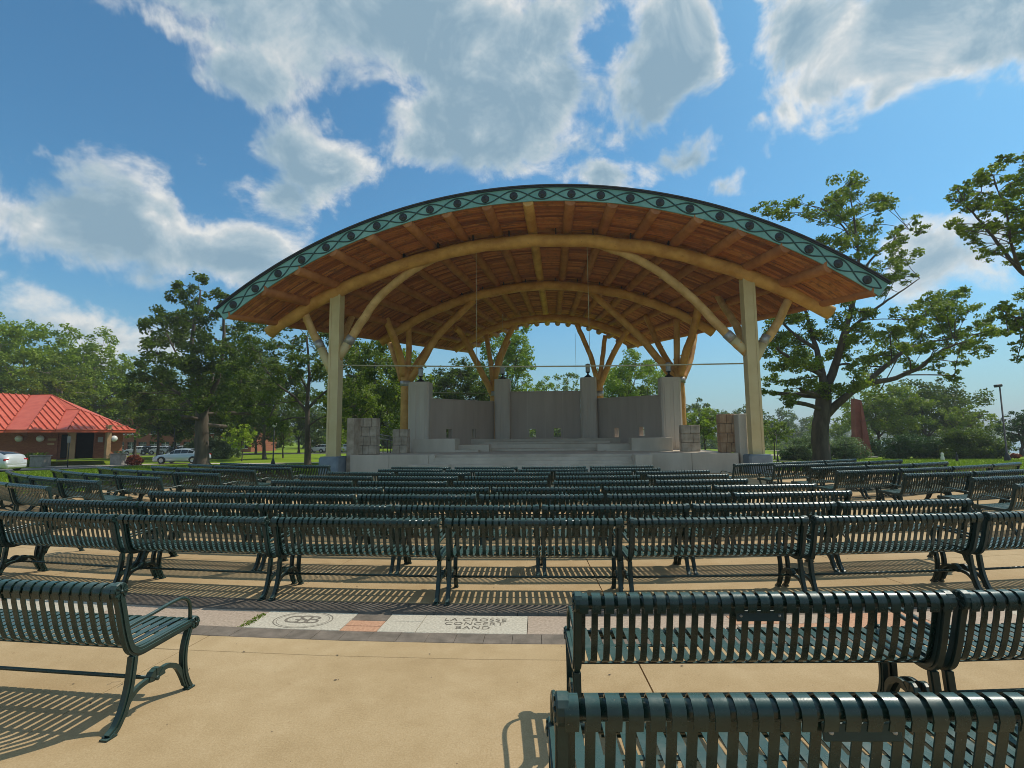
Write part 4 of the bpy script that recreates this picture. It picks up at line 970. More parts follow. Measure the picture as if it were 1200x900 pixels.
tree('spreading_park_tree', 'large spreading tree with a long right limb, right of the bandshell', 'tree', tb, limbs, [(at(x, y, YT + random.uniform(-3.2, 3.2)), r / F * YT * 1.05) for x, y, r in bl + [(x + random.uniform(-12, 12), y + random.uniform(-9, 9), r * .7) for x, y, r in bl[::2]]], .19, leaf_mid, bark, .5, None, 8.5, clump=.46, flat=.6)
# bare twigs
# branch of another tree entering at the right edge
YB = 20.0; B_ = lambda px, py, dy=0: at(px, py, YB + dy)
tb2 = on_ground(1330, YB, 0)
limbs = [([tb2, B_(1325, 480), B_(1320, 420), B_(1300, 370)], .34, .26), ([B_(1305, 380), B_(1260, 345), B_(1215, 325), B_(1196, 318), B_(1170, 285, .3), B_(1145, 255, .5), B_(1130, 240, .5)], .17, .02),
    ([B_(1196, 318), B_(1185, 285, -.4), B_(1180, 250, -.6), B_(1170, 225, -.5)], .07, .02), ([B_(1300, 370), B_(1260, 360), B_(1225, 365), B_(1190, 372), B_(1172, 360)], .08, .02), ([B_(1320, 420), B_(1310, 300), B_(1270, 220), B_(1230, 190)], .14, .03),
    ([B_(1215, 325), B_(1230, 280, .4), B_(1215, 240, .5)], .07, .02)]
bl = [(1165, 205, 15), (1150, 225, 15), (1130, 218, 10), (1120, 235, 11), (1140, 245, 13), (1165, 240, 16), (1185, 215, 16), (1190, 245, 17), (1120, 262, 10), (1135, 270, 11), (1155, 268, 13), (1180, 275, 15), (1200, 270, 16), (1140, 285, 10), (1165, 295, 11), (1195, 300, 14), (1175, 190, 10), (1198, 188, 8),
      (1205, 222, 14), (1210, 250, 16), (1176, 358, 9), (1190, 368, 12), (1200, 385, 12), (1185, 385, 8), (1197, 402, 10), (1210, 370, 16), (1192, 420, 6), (1230, 200, 30), (1250, 260, 35), (1245, 330, 35), (1290, 240, 40), (1300, 330, 45), (1230, 395, 22), (1270, 400, 28), (1320, 200, 40)]
tree('park_tree', 'tree outside the right edge whose leafy branch reaches into the sky', 'tree', tb2, limbs, [(at(x, y, YB + random.uniform(-1.6, 1.6)), r / F * YB * 1.05) for x, y, r in bl + [(x + random.uniform(-8, 8), y + random.uniform(-8, 8), r * .7) for x, y, r in bl[:24]]], .14, leaf_mid, bark, .34, None, 8, clump=.42, flat=.55)

# big dark oak left
YO = 46.0; O_ = lambda px, py, dy=0: at(px, py, YO + dy); tb3 = on_ground(237, YO, gh(-28, YO) - .05)
limbs = [([tb3 + Vector((0, 0, -.3)), O_(237, 515), O_(237, 492), O_(238, 470)], .62, .5), ([O_(238, 475), O_(232, 440), O_(225, 400), O_(232, 360), O_(235, 340)], .32, .06), ([O_(239, 475), O_(255, 445), O_(262, 400), O_(262, 365), O_(266, 345)], .28, .05),
         ([O_(236, 485), O_(215, 465), O_(190, 450), O_(175, 440)], .22, .04), ([O_(240, 480), O_(265, 460), O_(290, 440), O_(300, 430)], .22, .04), ([O_(234, 455), O_(210, 420), O_(195, 390)], .16, .04), ([O_(245, 460, 3), O_(250, 430, 5), O_(240, 390, 5)], .2, .04)]
bl = [(218, 335, 12), (232, 328, 10), (208, 348, 12), (228, 350, 15), (250, 345, 10), (262, 352, 9), (190, 370, 14), (205, 372, 16), (178, 382, 11), (182, 398, 12), (225, 375, 18), (248, 370, 15), (268, 365, 9), (275, 352, 7), (200, 395, 18), (225, 400, 20), (250, 395, 20), (275, 385, 14), (290, 380, 9),
      (185, 415, 15), (205, 422, 20), (232, 425, 22), (260, 420, 20), (285, 410, 16), (175, 435, 16), (195, 448, 20), (220, 450, 22), (250, 448, 22), (278, 440, 20), (300, 425, 16), (160, 445, 12), (165, 462, 14), (185, 470, 16), (210, 475, 15), (262, 472, 16), (288, 466, 17), (310, 450, 15), (150, 460, 10), (235, 468, 14), (172, 480, 9), (200, 488, 8), (275, 485, 9), (300, 485, 10), (268, 500, 6)]
tree('dark_oak_tree', 'tall dark oak with a thick trunk behind the parked pale sedan', 'tree', tb3, limbs, [(at(x, y, YO + random.uniform(-4, 4)), r / F * YO) for x, y, r in bl], .30, leaf_oak, bark, .6, None, 10, clump=.45, flat=.7)
# tree between oak and shell with open twiggy crown
YP = 36.0; P_ = lambda px, py, dy=0: at(px, py, YP + dy); tb4 = on_ground(361, YP, gh(-14, YP) - .05)
limbs = [([tb4 + Vector((0, 0, -.3)), P_(361, 520), P_(360, 490), P_(361, 460), P_(362, 430), P_(360, 395)], .27, .06), ([P_(361, 485), P_(345, 465), P_(325, 450), P_(310, 430)], .12, .03), ([P_(361, 478), P_(378, 462), P_(392, 450), P_(405, 425)], .12, .03), ([P_(361, 460), P_(350, 435), P_(342, 410)], .09, .02), ([P_(361, 450), P_(372, 430), P_(384, 405)], .09, .02), ([P_(361, 500), P_(375, 490), P_(395, 485)], .08, .02)]
bl = [(x + random.uniform(-5, 5), y + random.uniform(-5, 5), random.uniform(12, 18)) for x, y in [(285, 395), (310, 385), (335, 380), (275, 425), (300, 415), (325, 408), (350, 395), (375, 392), (400, 395), (285, 450), (310, 440), (335, 432), (400, 420), (415, 440), (320, 465), (295, 475), (345, 470), (385, 475), (345, 445), (370, 445), (355, 420), (380, 425), (395, 450), (410, 465), (425, 410), (330, 490), (395, 495), (365, 405), (270, 405), (415, 480)]]
tree('park_tree', 'open twiggy green tree beside the left front post of the bandshell', 'tree', tb4, limbs, [(at(x, y, YP + random.uniform(-2.5, 2.5)), r / F * YP) for x, y, r in bl], .20, leaf_oak, bark, .27, None, 7, clump=.40, flat=.65)

bgk = 'background park trees'
def bt(*a, **k): return auto_tree(*a, group=bgk, **k)
bt(440, 535, 388, 120, 48, .30, leaf_mid, 'bright bushy tree left of the stage, behind the left stone walls', n=22, trunk_frac=.12, per=10)
bt(415, 535, 430, 70, 41, .24, leaf_mid, 'lower leafy tree just right of the left front post', n=14, trunk_frac=.25)
bt(310, 535, 400, 110, 62, .36, leaf_oak, 'dark tree standing behind and right of the big oak', n=18, trunk_frac=.2)
bt(540, 535, 411, 86, 60, .30, leaf_oak, 'dark round tree seen over the left segment of the stage wall', n=22, trunk_frac=.1, per=12)
bt(594, 535, 372, 72, 66, .34, leaf_bright, 'tall bright tree seen under the rear arch', n=22, trunk_frac=.3, per=9)
bt(632, 535, 432, 42, 80, .34, leaf_bright, 'small bright tree right of the tall one under the rear arch', n=10, trunk_frac=.1)
bt(664, 535, 431, 46, 95, .42, leaf_mid, 'round green tree above the middle of the stage wall', n=14, trunk_frac=.1)
bt(737, 535, 411, 92, 62, .30, leaf_bright, 'tall bright airy tree above the right segment of the stage wall', n=18, trunk_frac=.3)
bt(712, 535, 440, 36, 80, .34, leaf_mid, 'low tree behind the inner right pillar', n=9, trunk_frac=.1)
bt(826, 541, 476, 50, 45, .22, leaf_bright, 'young bright tree between the right stone walls', n=12, trunk_frac=.3, r0=.12)
bt(815, 530, 452, 60, 110, .5, leaf_oak, 'dark far tree right of the outer right pillar', n=14, trunk_frac=.1)
bt(862, 530, 465, 64, 130, .6, leaf_oak, 'dark far tree behind the rust stained stone wall', n=14, trunk_frac=.1)
bt(908, 541, 490, 40, 48, .22, leaf_mid, 'young dark leaved tree right of the right front post', n=11, trunk_frac=.35, r0=.10)
bt(905, 530, 476, 60, 150, .7, leaf_oak, 'far tree between the right post and the large tree', n=12, trunk_frac=.1)
bt(938, 530, 482, 60, 160, .7, leaf_oak, 'far tree directly left of the large right tree', n=12, trunk_frac=.1)
bt(1030, 540, 452, 90, 60, .32, leaf_mid, 'leafy tree behind the red sculpture', n=18, trunk_frac=.2)
bt(1085, 540, 448, 100, 66, .36, leaf_oak, 'broad grey green tree above the right hedge shrubs', n=20, trunk_frac=.2)
bt(1128, 540, 474, 60, 58, .28, leaf_mid, 'low layered tree above the right hedge shrubs', n=12, trunk_frac=.2)
bt(1198, 538, 478, 52, 50, .24, leaf_shrub, 'bushy evergreen at the right edge beside the lamp post', n=12, trunk_frac=.12)
bt(875, 530, 500, 90, 100, .5, leaf_mid, 'low green tree belt far behind the right stone wall', n=14, trunk_frac=.05)
bt(985, 530, 470, 70, 90, .45, leaf_mid, 'green tree behind the trunk of the large right tree', n=14, trunk_frac=.1)
# left background
bt(30, 530, 366, 150, 72, .42, leaf_bright, 'big round bright tree behind the red roof, at the left edge', n=40, trunk_frac=.12, per=9, br=.28, r0=.5, bmat=bark_pale)
bt(-55, 530, 375, 120, 72, .42, leaf_mid, 'big tree behind the red roof, outside the left edge', n=20, trunk_frac=.12, per=10)
bt(112, 530, 388, 105, 74, .42, leaf_bright, 'second round bright tree right of the biggest one behind the red roof', n=34, trunk_frac=.12, per=9, br=.30, r0=.45, bmat=bark_pale)
bt(72, 530, 420, 80, 66, .38, leaf_mid, 'pale trunked tree forking above the red roof', n=16, trunk_frac=.35, r0=.4, bmat=bark_pale)
bt(158, 530, 412, 60, 78, .42, leaf_mid, 'green tree between the bright round trees and the dark oak', n=14, trunk_frac=.15)
bt(262, 530, 432, 120, 70, .36, leaf_oak, 'dense dark tree filling the gap directly behind the oak crown', n=22, trunk_frac=.2, per=10)
bt(185, 530, 445, 80, 72, .36, leaf_mid, 'mid green tree between the red roof and the oak trunk', n=16, trunk_frac=.3)
bt(205, 530, 480, 70, 75, .36, leaf_oak, 'low shaded tree behind the pale sedan', n=12, trunk_frac=.25)
bt(283, 535, 496, 34, 56, .22, leaf_yellow, 'small yellow green tree right of the dark oak trunk', n=10, trunk_frac=.3, r0=.07)
bt(332, 535, 490, 36, 66, .26, leaf_mid, 'slim tree behind the black lamp post', n=9, trunk_frac=.3, r0=.12)
bt(395, 535, 500, 34, 64, .24, leaf_bright, 'small pale green tree near the left post', n=9, trunk_frac=.3, r0=.09)
bt(300, 530, 470, 80, 85, .45, leaf_oak, 'far tree row behind the yellow green tree', n=14, trunk_frac=.15)
bt(350, 530, 465, 90, 90, .45, leaf_oak, 'far tree row left of the left post', n=14, trunk_frac=.15)
bt(430, 530, 470, 90, 95, .5, leaf_oak, 'far tree behind the left stone wing wall', n=14, trunk_frac=.1)
bt(500, 530, 440, 70, 100, .5, leaf_mid, 'far tree behind the outer left pillar', n=14, trunk_frac=.1)
bt(765, 530, 450, 50, 100, .5, leaf_mid, 'far tree behind the outer right pillar', n=12, trunk_frac=.1)
# shrubs
def shrub(px, pyb, pyt, wpx, Y, leaf, lmat, lab, zb=None):
    x = on_ground(px, Y, 0).x; z0 = gh(x, Y); top = at(px, pyt, Y).z; R = wpx / 2 / F * Y; h = max(top - z0, .4); base = Vector((x, Y, z0)); bl = []
    n = max(6, int(wpx / 5))
    for i in range(n): bl.append((Vector((x + R * .8 * (-1 + 2 * (i + .5) / n), Y + random.uniform(-.5, .5) * R * .4, z0 + h * random.uniform(.35, .66) * (1 - .35 * abs(-1 + 2 * (i + .5) / n) ** 2))), h * .40))
    for i in range(n): bl.append((Vector((x + R * .85 * (-1 + 2 * (i + .5) / n), Y + random.uniform(-.6, .6) * R * .4, z0 + h * .25)), h * .32))
    limbs = [([base, base + Vector((random.uniform(-.3, .3) * R, 0, h * .6))], .05, .02) for _ in range(4)]
    return tree('shrub', lab, 'shrub', base, limbs, bl, leaf, lmat, bark, .05, None, 8, clump=.5)
shrub(1072, 538, 508, 66, 46, .16, leaf_shrub, 'wide dark rounded shrub left of the pair beside the right lawn')
shrub(1135, 538, 501, 76, 45, .16, leaf_oak, 'tall dark shrub with lighter top beside the right lawn')
shrub(942, 538, 508, 24, 44, .15, leaf_pale, 'pale variegated shrub just left of the large tree trunk')
shrub(990, 538, 508, 40, 46, .15, leaf_pale, 'pale flowering shrub right of the large tree trunk')
shrub(1022, 536, 512, 22, 52, .16, leaf_shrub, 'small shrub at the foot of the red sculpture')
shrub(924, 540, 522, 12, 44, .13, leaf_shrub, 'small dark conical shrub beside the pale path')
shrub(1188, 543, 531, 15, 44, .12, leaf_red, 'small round red leaved shrub at the far right')
shrub(157, 542, 530, 7, 47, .13, leaf_red, 'small dark red shrub in front of the pale sedan')
shrub(36, 543, 530, 10, 46.6, .12, leaf_bright, 'bright green plant beside the grey planter at the brick building')
shrub(245, 532, 510, 60, 66, .25, leaf_pale, 'grey green shrubs behind the oak trunk')

# far wood and hills
V = []; n = 60
for i in range(n + 1):
    x = -900 + 3400 * i / n; h = 20 + 16 * sin(i * .45) + 9 * sin(i * 1.13 + 1); V += [(x, 1500, -8), (x, 1500 + 60, -6 + h), (x, 1900, -6 + h * 1.3)]
Qd = [(a, a + 3, a + 4, a + 1) for a in range(0, 3 * n, 3)] + [(a + 1, a + 4, a + 5, a + 2) for a in range(0, 3 * n, 3)]
link('far_hills', np_mesh('far_hills', np.array(V, float), np.array(Qd), hill_m, True), kind='structure')
arr = []
for i in range(420):
    x = RNG.uniform(-300, 1500); y = RNG.uniform(520, 620); r = RNG.uniform(6, 12); c = np.array([x, y, -6 + r * .7]); g_ = RNG.normal(size=(60, 3)); g_ /= np.linalg.norm(g_, axis=1)[:, None]; arr.append(c + g_ * r * .9)
V, Q = leaf_quads(np.concatenate(arr), 3.4, aspect=.9); link('far_shore_wood', np_mesh('far_shore_wood', V, Q, leaf_oak), label='low line of trees along the far river bank', cat='wood', kind='stuff')
V = np.array([(-1200, 500, -5.9), (3000, 500, -5.9), (3000, 1600, -5.5), (-1200, 1600, -5.5)], float); link('far_bank', np_mesh('far_bank', V, np.array([[0, 1, 2, 3]]), grass_m), kind='structure')
arr = []
for i in range(260):
    x = RNG.uniform(-190, 120); y = RNG.uniform(118, 150); r = RNG.uniform(3.5, 7.5)
    if x > 70: continue
    c = np.array([x, y, gh(x, y) + r * .8]); g_ = RNG.normal(size=(90, 3)); g_ /= np.linalg.norm(g_, axis=1)[:, None]; arr.append(c + g_ * r * .85 * RNG.uniform(.7, 1, (90, 1)))
V, Q = leaf_quads(np.concatenate(arr), 1.5, aspect=.8); link('far_tree_belt', np_mesh('far_tree_belt', V, Q, leaf_oak), label='dense dark belt of trees closing off the park', cat='wood', kind='stuff')

# grass blades along the visible lawn
def lawn_blades(n, xr, yr, smin, smax):
    x = RNG.uniform(xr[0], xr[1], n); y = RNG.uniform(yr[0], yr[1], n); keep = (np.abs(np.arctan2(x - CX, CY - y)) > .683)
    keep &= ~((np.abs(x - 1) < 12) & (y > 22)); x, y = x[keep], y[keep]; n = len(x); z = gz(x, y) - .06; a = RNG.uniform(0, pi, n); s = RNG.uniform(smin, smax, n); w_ = s * .30; lx, ly = RNG.normal(0, .35, n) * s, RNG.normal(0, .35, n) * s
    V = np.stack([np.stack([x - np.cos(a) * w_, y - np.sin(a) * w_, z], -1), np.stack([x + np.cos(a) * w_, y + np.sin(a) * w_, z], -1), np.stack([x + lx + .1 * w_, y + ly, z + s], -1), np.stack([x + lx - .1 * w_, y + ly, z + s], -1)], 1).reshape(-1, 3)
    return V, np.arange(4 * n).reshape(n, 4)
A1 = lawn_blades(60000, (-34, -5), (12, 46), .05, .12); A2 = lawn_blades(45000, (8, 42), (12, 46), .05, .12)
link('lawn_grass', np_mesh('lawn_grass', np.concatenate([A1[0], A2[0]]), np.concatenate([A1[1], A2[1] + len(A1[0])]), blade_m), label='short green lawn grass around the seating', cat='grass', kind='stuff')

# ------------------------------------------------------------------ restroom building with red metal roof (left)
BZ = -.52
def A3(px, py, Y): return at(px, py, Y)
BLD = thing('park_building', 'low brick park building with bright red standing seam roof', 'building', (-40, 47, BZ))
bo = Vector((-40, 47, BZ))
EZ = 2.72
def EP(px, Y): return on_ground(px, Y, EZ)
EV = {'p4': EP(6, 45.0), 'p3': EP(32, 45.0), 'p2': EP(65, 46.7), 'p1': EP(79, 46.7), 'p0': EP(159, 51.4), 'p5': EP(-60, 42.0), 'p6': EP(-60, 62), 'p7': EP(150, 64)}
def on_slope(px, py, p, e, tanv=.46):
    e = Vector((e.x, e.y, 0)).normalized(); nh = Vector((-e.y, e.x, 0)); n_ = Vector((-nh.x * tanv, -nh.y * tanv, 1)); o = Vector((0, 0, H)); d = ray(px, py); t = (p - o).dot(n_) / d.dot(n_); return o + d * t
eA, eB, eC = EV['p2'] - EV['p3'], EV['p0'] - EV['p1'], EV['p4'] - EV['p5']
r0 = on_slope(61, 462.5, EV['p3'], eA); r3 = on_slope(77, 480.5, EV['p3'], eA); r2 = on_slope(94, 480, EV['p1'], eB); r1 = on_slope(36, 463, EV['p5'], eC); r4 = r1 - Vector((eC.x, eC.y, 0)).normalized() * 9
facets = [([r0, r2, r3, EV['p2'], EV['p3']], 'b'), ([r2, EV['p1'], EV['p2'], r3], 'd'), ([r2, EV['p0'], EV['p1']], 'b'), ([r0, EV['p3'], EV['p4'], r1], 'd'), ([r1, EV['p4'], EV['p5'], r4], 'b'), ([r0, EV['p7'], EV['p0'], r2], 'x'), ([r4, EV['p6'], EV['p7'], r0, r1], 'x')]
print('ROOF', r0, r1, r2, r3)
mb = MB(); mb2 = MB()
for poly, k in facets:
    pv = [q - bo for q in poly]; mb.add(pv, [tuple(range(len(pv)))]); mb.add([q - Vector((0, 0, .10)) for q in pv], [tuple(reversed(range(len(pv))))])
    for i in range(len(pv)):
        a, b_ = pv[i], pv[(i + 1) % len(pv)]; rad = .045
        mb2.tube([a, b_], rad, 6)
roof = mb.build('roof', red_roof, BLD); mb2.build('ridge_cap', red_roof, roof)
def seams(poly, ea, eb, n, mbx, tanv=.46):
    """standing seams: run from the eave edge up the fall line until they leave the facet"""
    pv = [q - bo for q in poly]; e = (eb - ea).normalized(); nr = Vector((e.y * tanv, -e.x * tanv, 1)).normalized()
    e = (eb - ea).normalized(); up_ = nr.cross(e).normalized()
    if up_.z < 0: up_ = -up_
    P2 = [((q - (ea - bo)).dot(e), (q - (ea - bo)).dot(up_)) for q in pv]; L = (eb - ea).length
    xmin, xmax = min(p[0] for p in P2), max(p[0] for p in P2); st = L / n; k = math.ceil(xmin / st)
    while k * st < xmax:
        x = k * st + .001; ys_ = []
        for i in range(len(P2)):
            (x0_, y0_), (x1_, y1_) = P2[i], P2[(i + 1) % len(P2)]
            if (x0_ - x) * (x1_ - x) < 0: ys_.append(y0_ + (y1_ - y0_) * (x - x0_) / (x1_ - x0_))
        if len(ys_) >= 2:
            a = (ea - bo) + e * x + up_ * min(ys_); b_ = (ea - bo) + e * x + up_ * max(ys_)
            if (b_ - a).length > .15:
                w_ = e * .035; h_ = nr * .11; mbx.add([a - w_, a + w_, a + w_ + h_, a - w_ + h_, b_ - w_, b_ + w_, b_ + w_ + h_, b_ - w_ + h_], [(0, 1, 2, 3), (4, 7, 6, 5), (0, 3, 7, 4), (1, 5, 6, 2), (3, 2, 6, 7)])
        k += 1
mb = MB(); seams(facets[0][0], EV['p3'], EV['p2'], 4, mb); seams(facets[2][0], EV['p1'], EV['p0'], 11, mb); seams(facets[4][0], EV['p5'], EV['p4'], 7, mb)
mb.build('standing_seam', red_roof, roof, kind='stuff')
# fascia board under eaves
mb = MB(); chain_ = ['p5', 'p4', 'p3', 'p2', 'p1', 'p0', 'p7']
for a, b_ in zip(chain_[:-1], chain_[1:]):
    A_, B__ = EV[a] - bo, EV[b_] - bo; mb.add([A_ - Vector((0, 0, .02)), B__ - Vector((0, 0, .02)), B__ - Vector((0, 0, .24)), A_ - Vector((0, 0, .24))], [(0, 1, 2, 3)])
mb.build('eave_fascia', red_roof, roof)
def wpt(px, Y, z): return on_ground(px, Y, z) - bo
def bbox(px0, px1, Y0, Y1, z0, z1, name, mat, bev=0.0, th=None):
    a = wpt(px0, Y0, 0); b_ = wpt(px1, Y1, 0); d = Vector((b_.x - a.x, b_.y - a.y, 0)); L = d.length; ang = atan2(d.y, d.x); th = th or .3; c = (a + b_) / 2; n_ = Vector((-d.y, d.x, 0)).normalized()
    mb = MB(); mb.box((c.x + n_.x * th / 2, c.y + n_.y * th / 2, (z0 + z1) / 2 - BZ + BZ * 0), (L, th, z1 - z0), Matrix.Rotation(ang, 3, 'Z'), bev); o = mb.build(name, mat, BLD); o.location.z = 0; return o
gz0 = 0.0
def wl(px0, px1, Y0, Y1, z0, z1, name, mat, th=.3): return bbox(px0, px1, Y0, Y1, z0, z1, name, mat, 0, th)
def zz(z): return z
wl(-60, 79, 45.9, 48.3, 0, 2.75, 'brick_wall', red_brick); wl(-60, 79, 45.86, 48.26, 2.78, 3.22, 'trim_band', tan_trim)
wl(72, 142, 51.0, 53.4, 0, 3.1, 'brick_wall', red_brick)
wl(110, 124, 49.4, 50.3, 0, 3.1, 'brick_wall', red_brick, .25)
wl(129, 142, 50.3, 51.4, 0, 3.1, 'brick_wall', red_brick, .25)
wl(88, 109, 50.0, 50.6, 0, 2.45, 'dark_doorway', door_dark, .1)  # solid panel, the doorway's inner shade painted near-black
wl(88, 109, 49.96, 50.56, 2.46, 3.1, 'brick_wall', red_brick, .2)
wl(79, 87, 47.9, 48.3, 0, 3.2, 'tan_column', tan_trim, .6); wl(124, 129, 49.4, 49.7, 0, 3.2, 'tan_column', tan_trim, .5)
wl(79, 142, 47.95, 51.0, 2.95, 3.18, 'trim_band', tan_trim, .25)
wl(51, 66, 47.7, 47.98, .0, 2.5, 'recessed_bay', red_brick, .1); wl(70, 78, 47.9, 48.1, .1, 2.3, 'dark_doorway', door_dark, .1)
for px, Y in ((20, 46.8), (45, 47.1), (132, 50.0)):
    c = wpt(px, Y, 0); c.z = at(px, 514, Y).z - BZ
    mb = MB(); mb.lathe([(0, -.30), (.15, -.26), (.26, -.15), (.30, 0), (.26, .15), (.15, .26), (0, .30)], c, 14); mb.build('globe_light', white_globe, BLD)
wl(113, 119, 49.2, 49.4, 1.55, 2.05, 'wall_plaque', far_conc, .05)
wl(54, 64, 47.5, 47.7, 1.75, 1.95, 'wall_lettering', tan_trim, .03); wl(54, 62, 47.52, 47.68, 1.35, 1.52, 'wall_lettering', tan_trim, .03)
for i, (px0, px1, Y, h_, lab) in enumerate(((40, 55, 46.0, .95, 'grey stone planter in front of the left brick wall'), (133, 145, 48.6, 1.0, 'grey stone planter at the right corner of the brick building'))):
    a = on_ground(px0, Y, 0); b_ = on_ground(px1, Y, 0); z0 = gh(a.x, Y) - .06; t = thing('planter', lab, 'planter', ((a.x + b_.x) / 2, Y, z0)); L = b_.x - a.x
    mb = MB(); mb.box((0, 0, h_ / 2), (L, .9, h_), None, .04); mb.build('box', far_conc, t); mb = MB(); mb.box((0, 0, h_ + .04), (L + .1, 1.0, .08), None, .02); mb.build('rim', far_conc, t)
    C_ = RNG.uniform(-.5, .5, (160, 3)) * np.array([L * .8, .7, .3]) + np.array([0, 0, h_ + .15]); Vq, Qq = leaf_quads(C_, .14); link('flowers', np_mesh('flowers', Vq, Qq, leaf_pale if i else leaf_bright), t)
# sign post before the building
x = on_ground(79.5, 43.5, 0).x; t = thing('sign_post', 'thin dark sign post in front of the brick building', 'sign', (x, 43.5, gh(x, 43.5) - .1))
mb = MB(); mb.tube([(0, 0, 0), (0, 0, 2.75)], .035, 8); mb.build('pole', black, t); mb = MB(); mb.box((0, -.05, 2.42), (.30, .02, .55), None, .008); mb.build('sign_panel', far_conc, t)

# paths and parking asphalt
def strip(name, pts, wd, mat, z):
    vs = []; k = len(pts)
    sm_ = [];
    for q in spline([(x, y, 0) for x, y in pts], 8): sm_.append((q.x, q.y))
    for i, (x, y) in enumerate(sm_):
        a = sm_[max(i - 1, 0)]; b_ = sm_[min(i + 1, len(sm_) - 1)]; dx, dy = b_[0] - a[0], b_[1] - a[1]; L = hypot(dx, dy); nx, ny = -dy / L * wd / 2, dx / L * wd / 2
        for s in (-1, 1): vs.append((x + nx * s, y + ny * s, gh(x + nx * s, y + ny * s) + z))
    qs = [(2 * i, 2 * i + 1, 2 * i + 3, 2 * i + 2) for i in range(len(sm_) - 1)]
    return link(name, np_mesh(name, np.array(vs), np.array(qs), mat), kind='structure')
G_ = lambda px, Y: (on_ground(px, Y, -.5).x, Y)
strip('service_drive', [G_(-120, 36), G_(-20, 39.5), G_(60, 42.5), G_(110, 44.5), G_(150, 48.5)], 5.6, asphalt, -.03)
strip('entrance_apron', [G_(60, 46.2), G_(100, 46.8), G_(150, 48.4), G_(200, 50)], 2.6, path_c, -.022)
strip('lawn_path', [G_(190, 51), G_(260, 49), G_(330, 48.5), G_(410, 50), G_(470, 56), G_(520, 70)], 1.7, path_c, -.015)
strip('far_street', [(-160, 92), (-90, 88), (-30, 88), (20, 95)], 7, asphalt, -.02)
strip('right_path', [G_(860, 64), G_(900, 60), G_(960, 55), G_(1010, 58), G_(1060, 66)], 3.2, path_c, -.02)
strip('right_lawn_path', [G_(820, 52), G_(880, 46), G_(960, 41), G_(1005, 38.5), G_(1030, 36.5)], 1.6, path_c, -.018)
strip('river_walk', [(40, 78), (48, 62), (52, 50), (58, 30), (64, 0)], 4.5, path_c, .06)

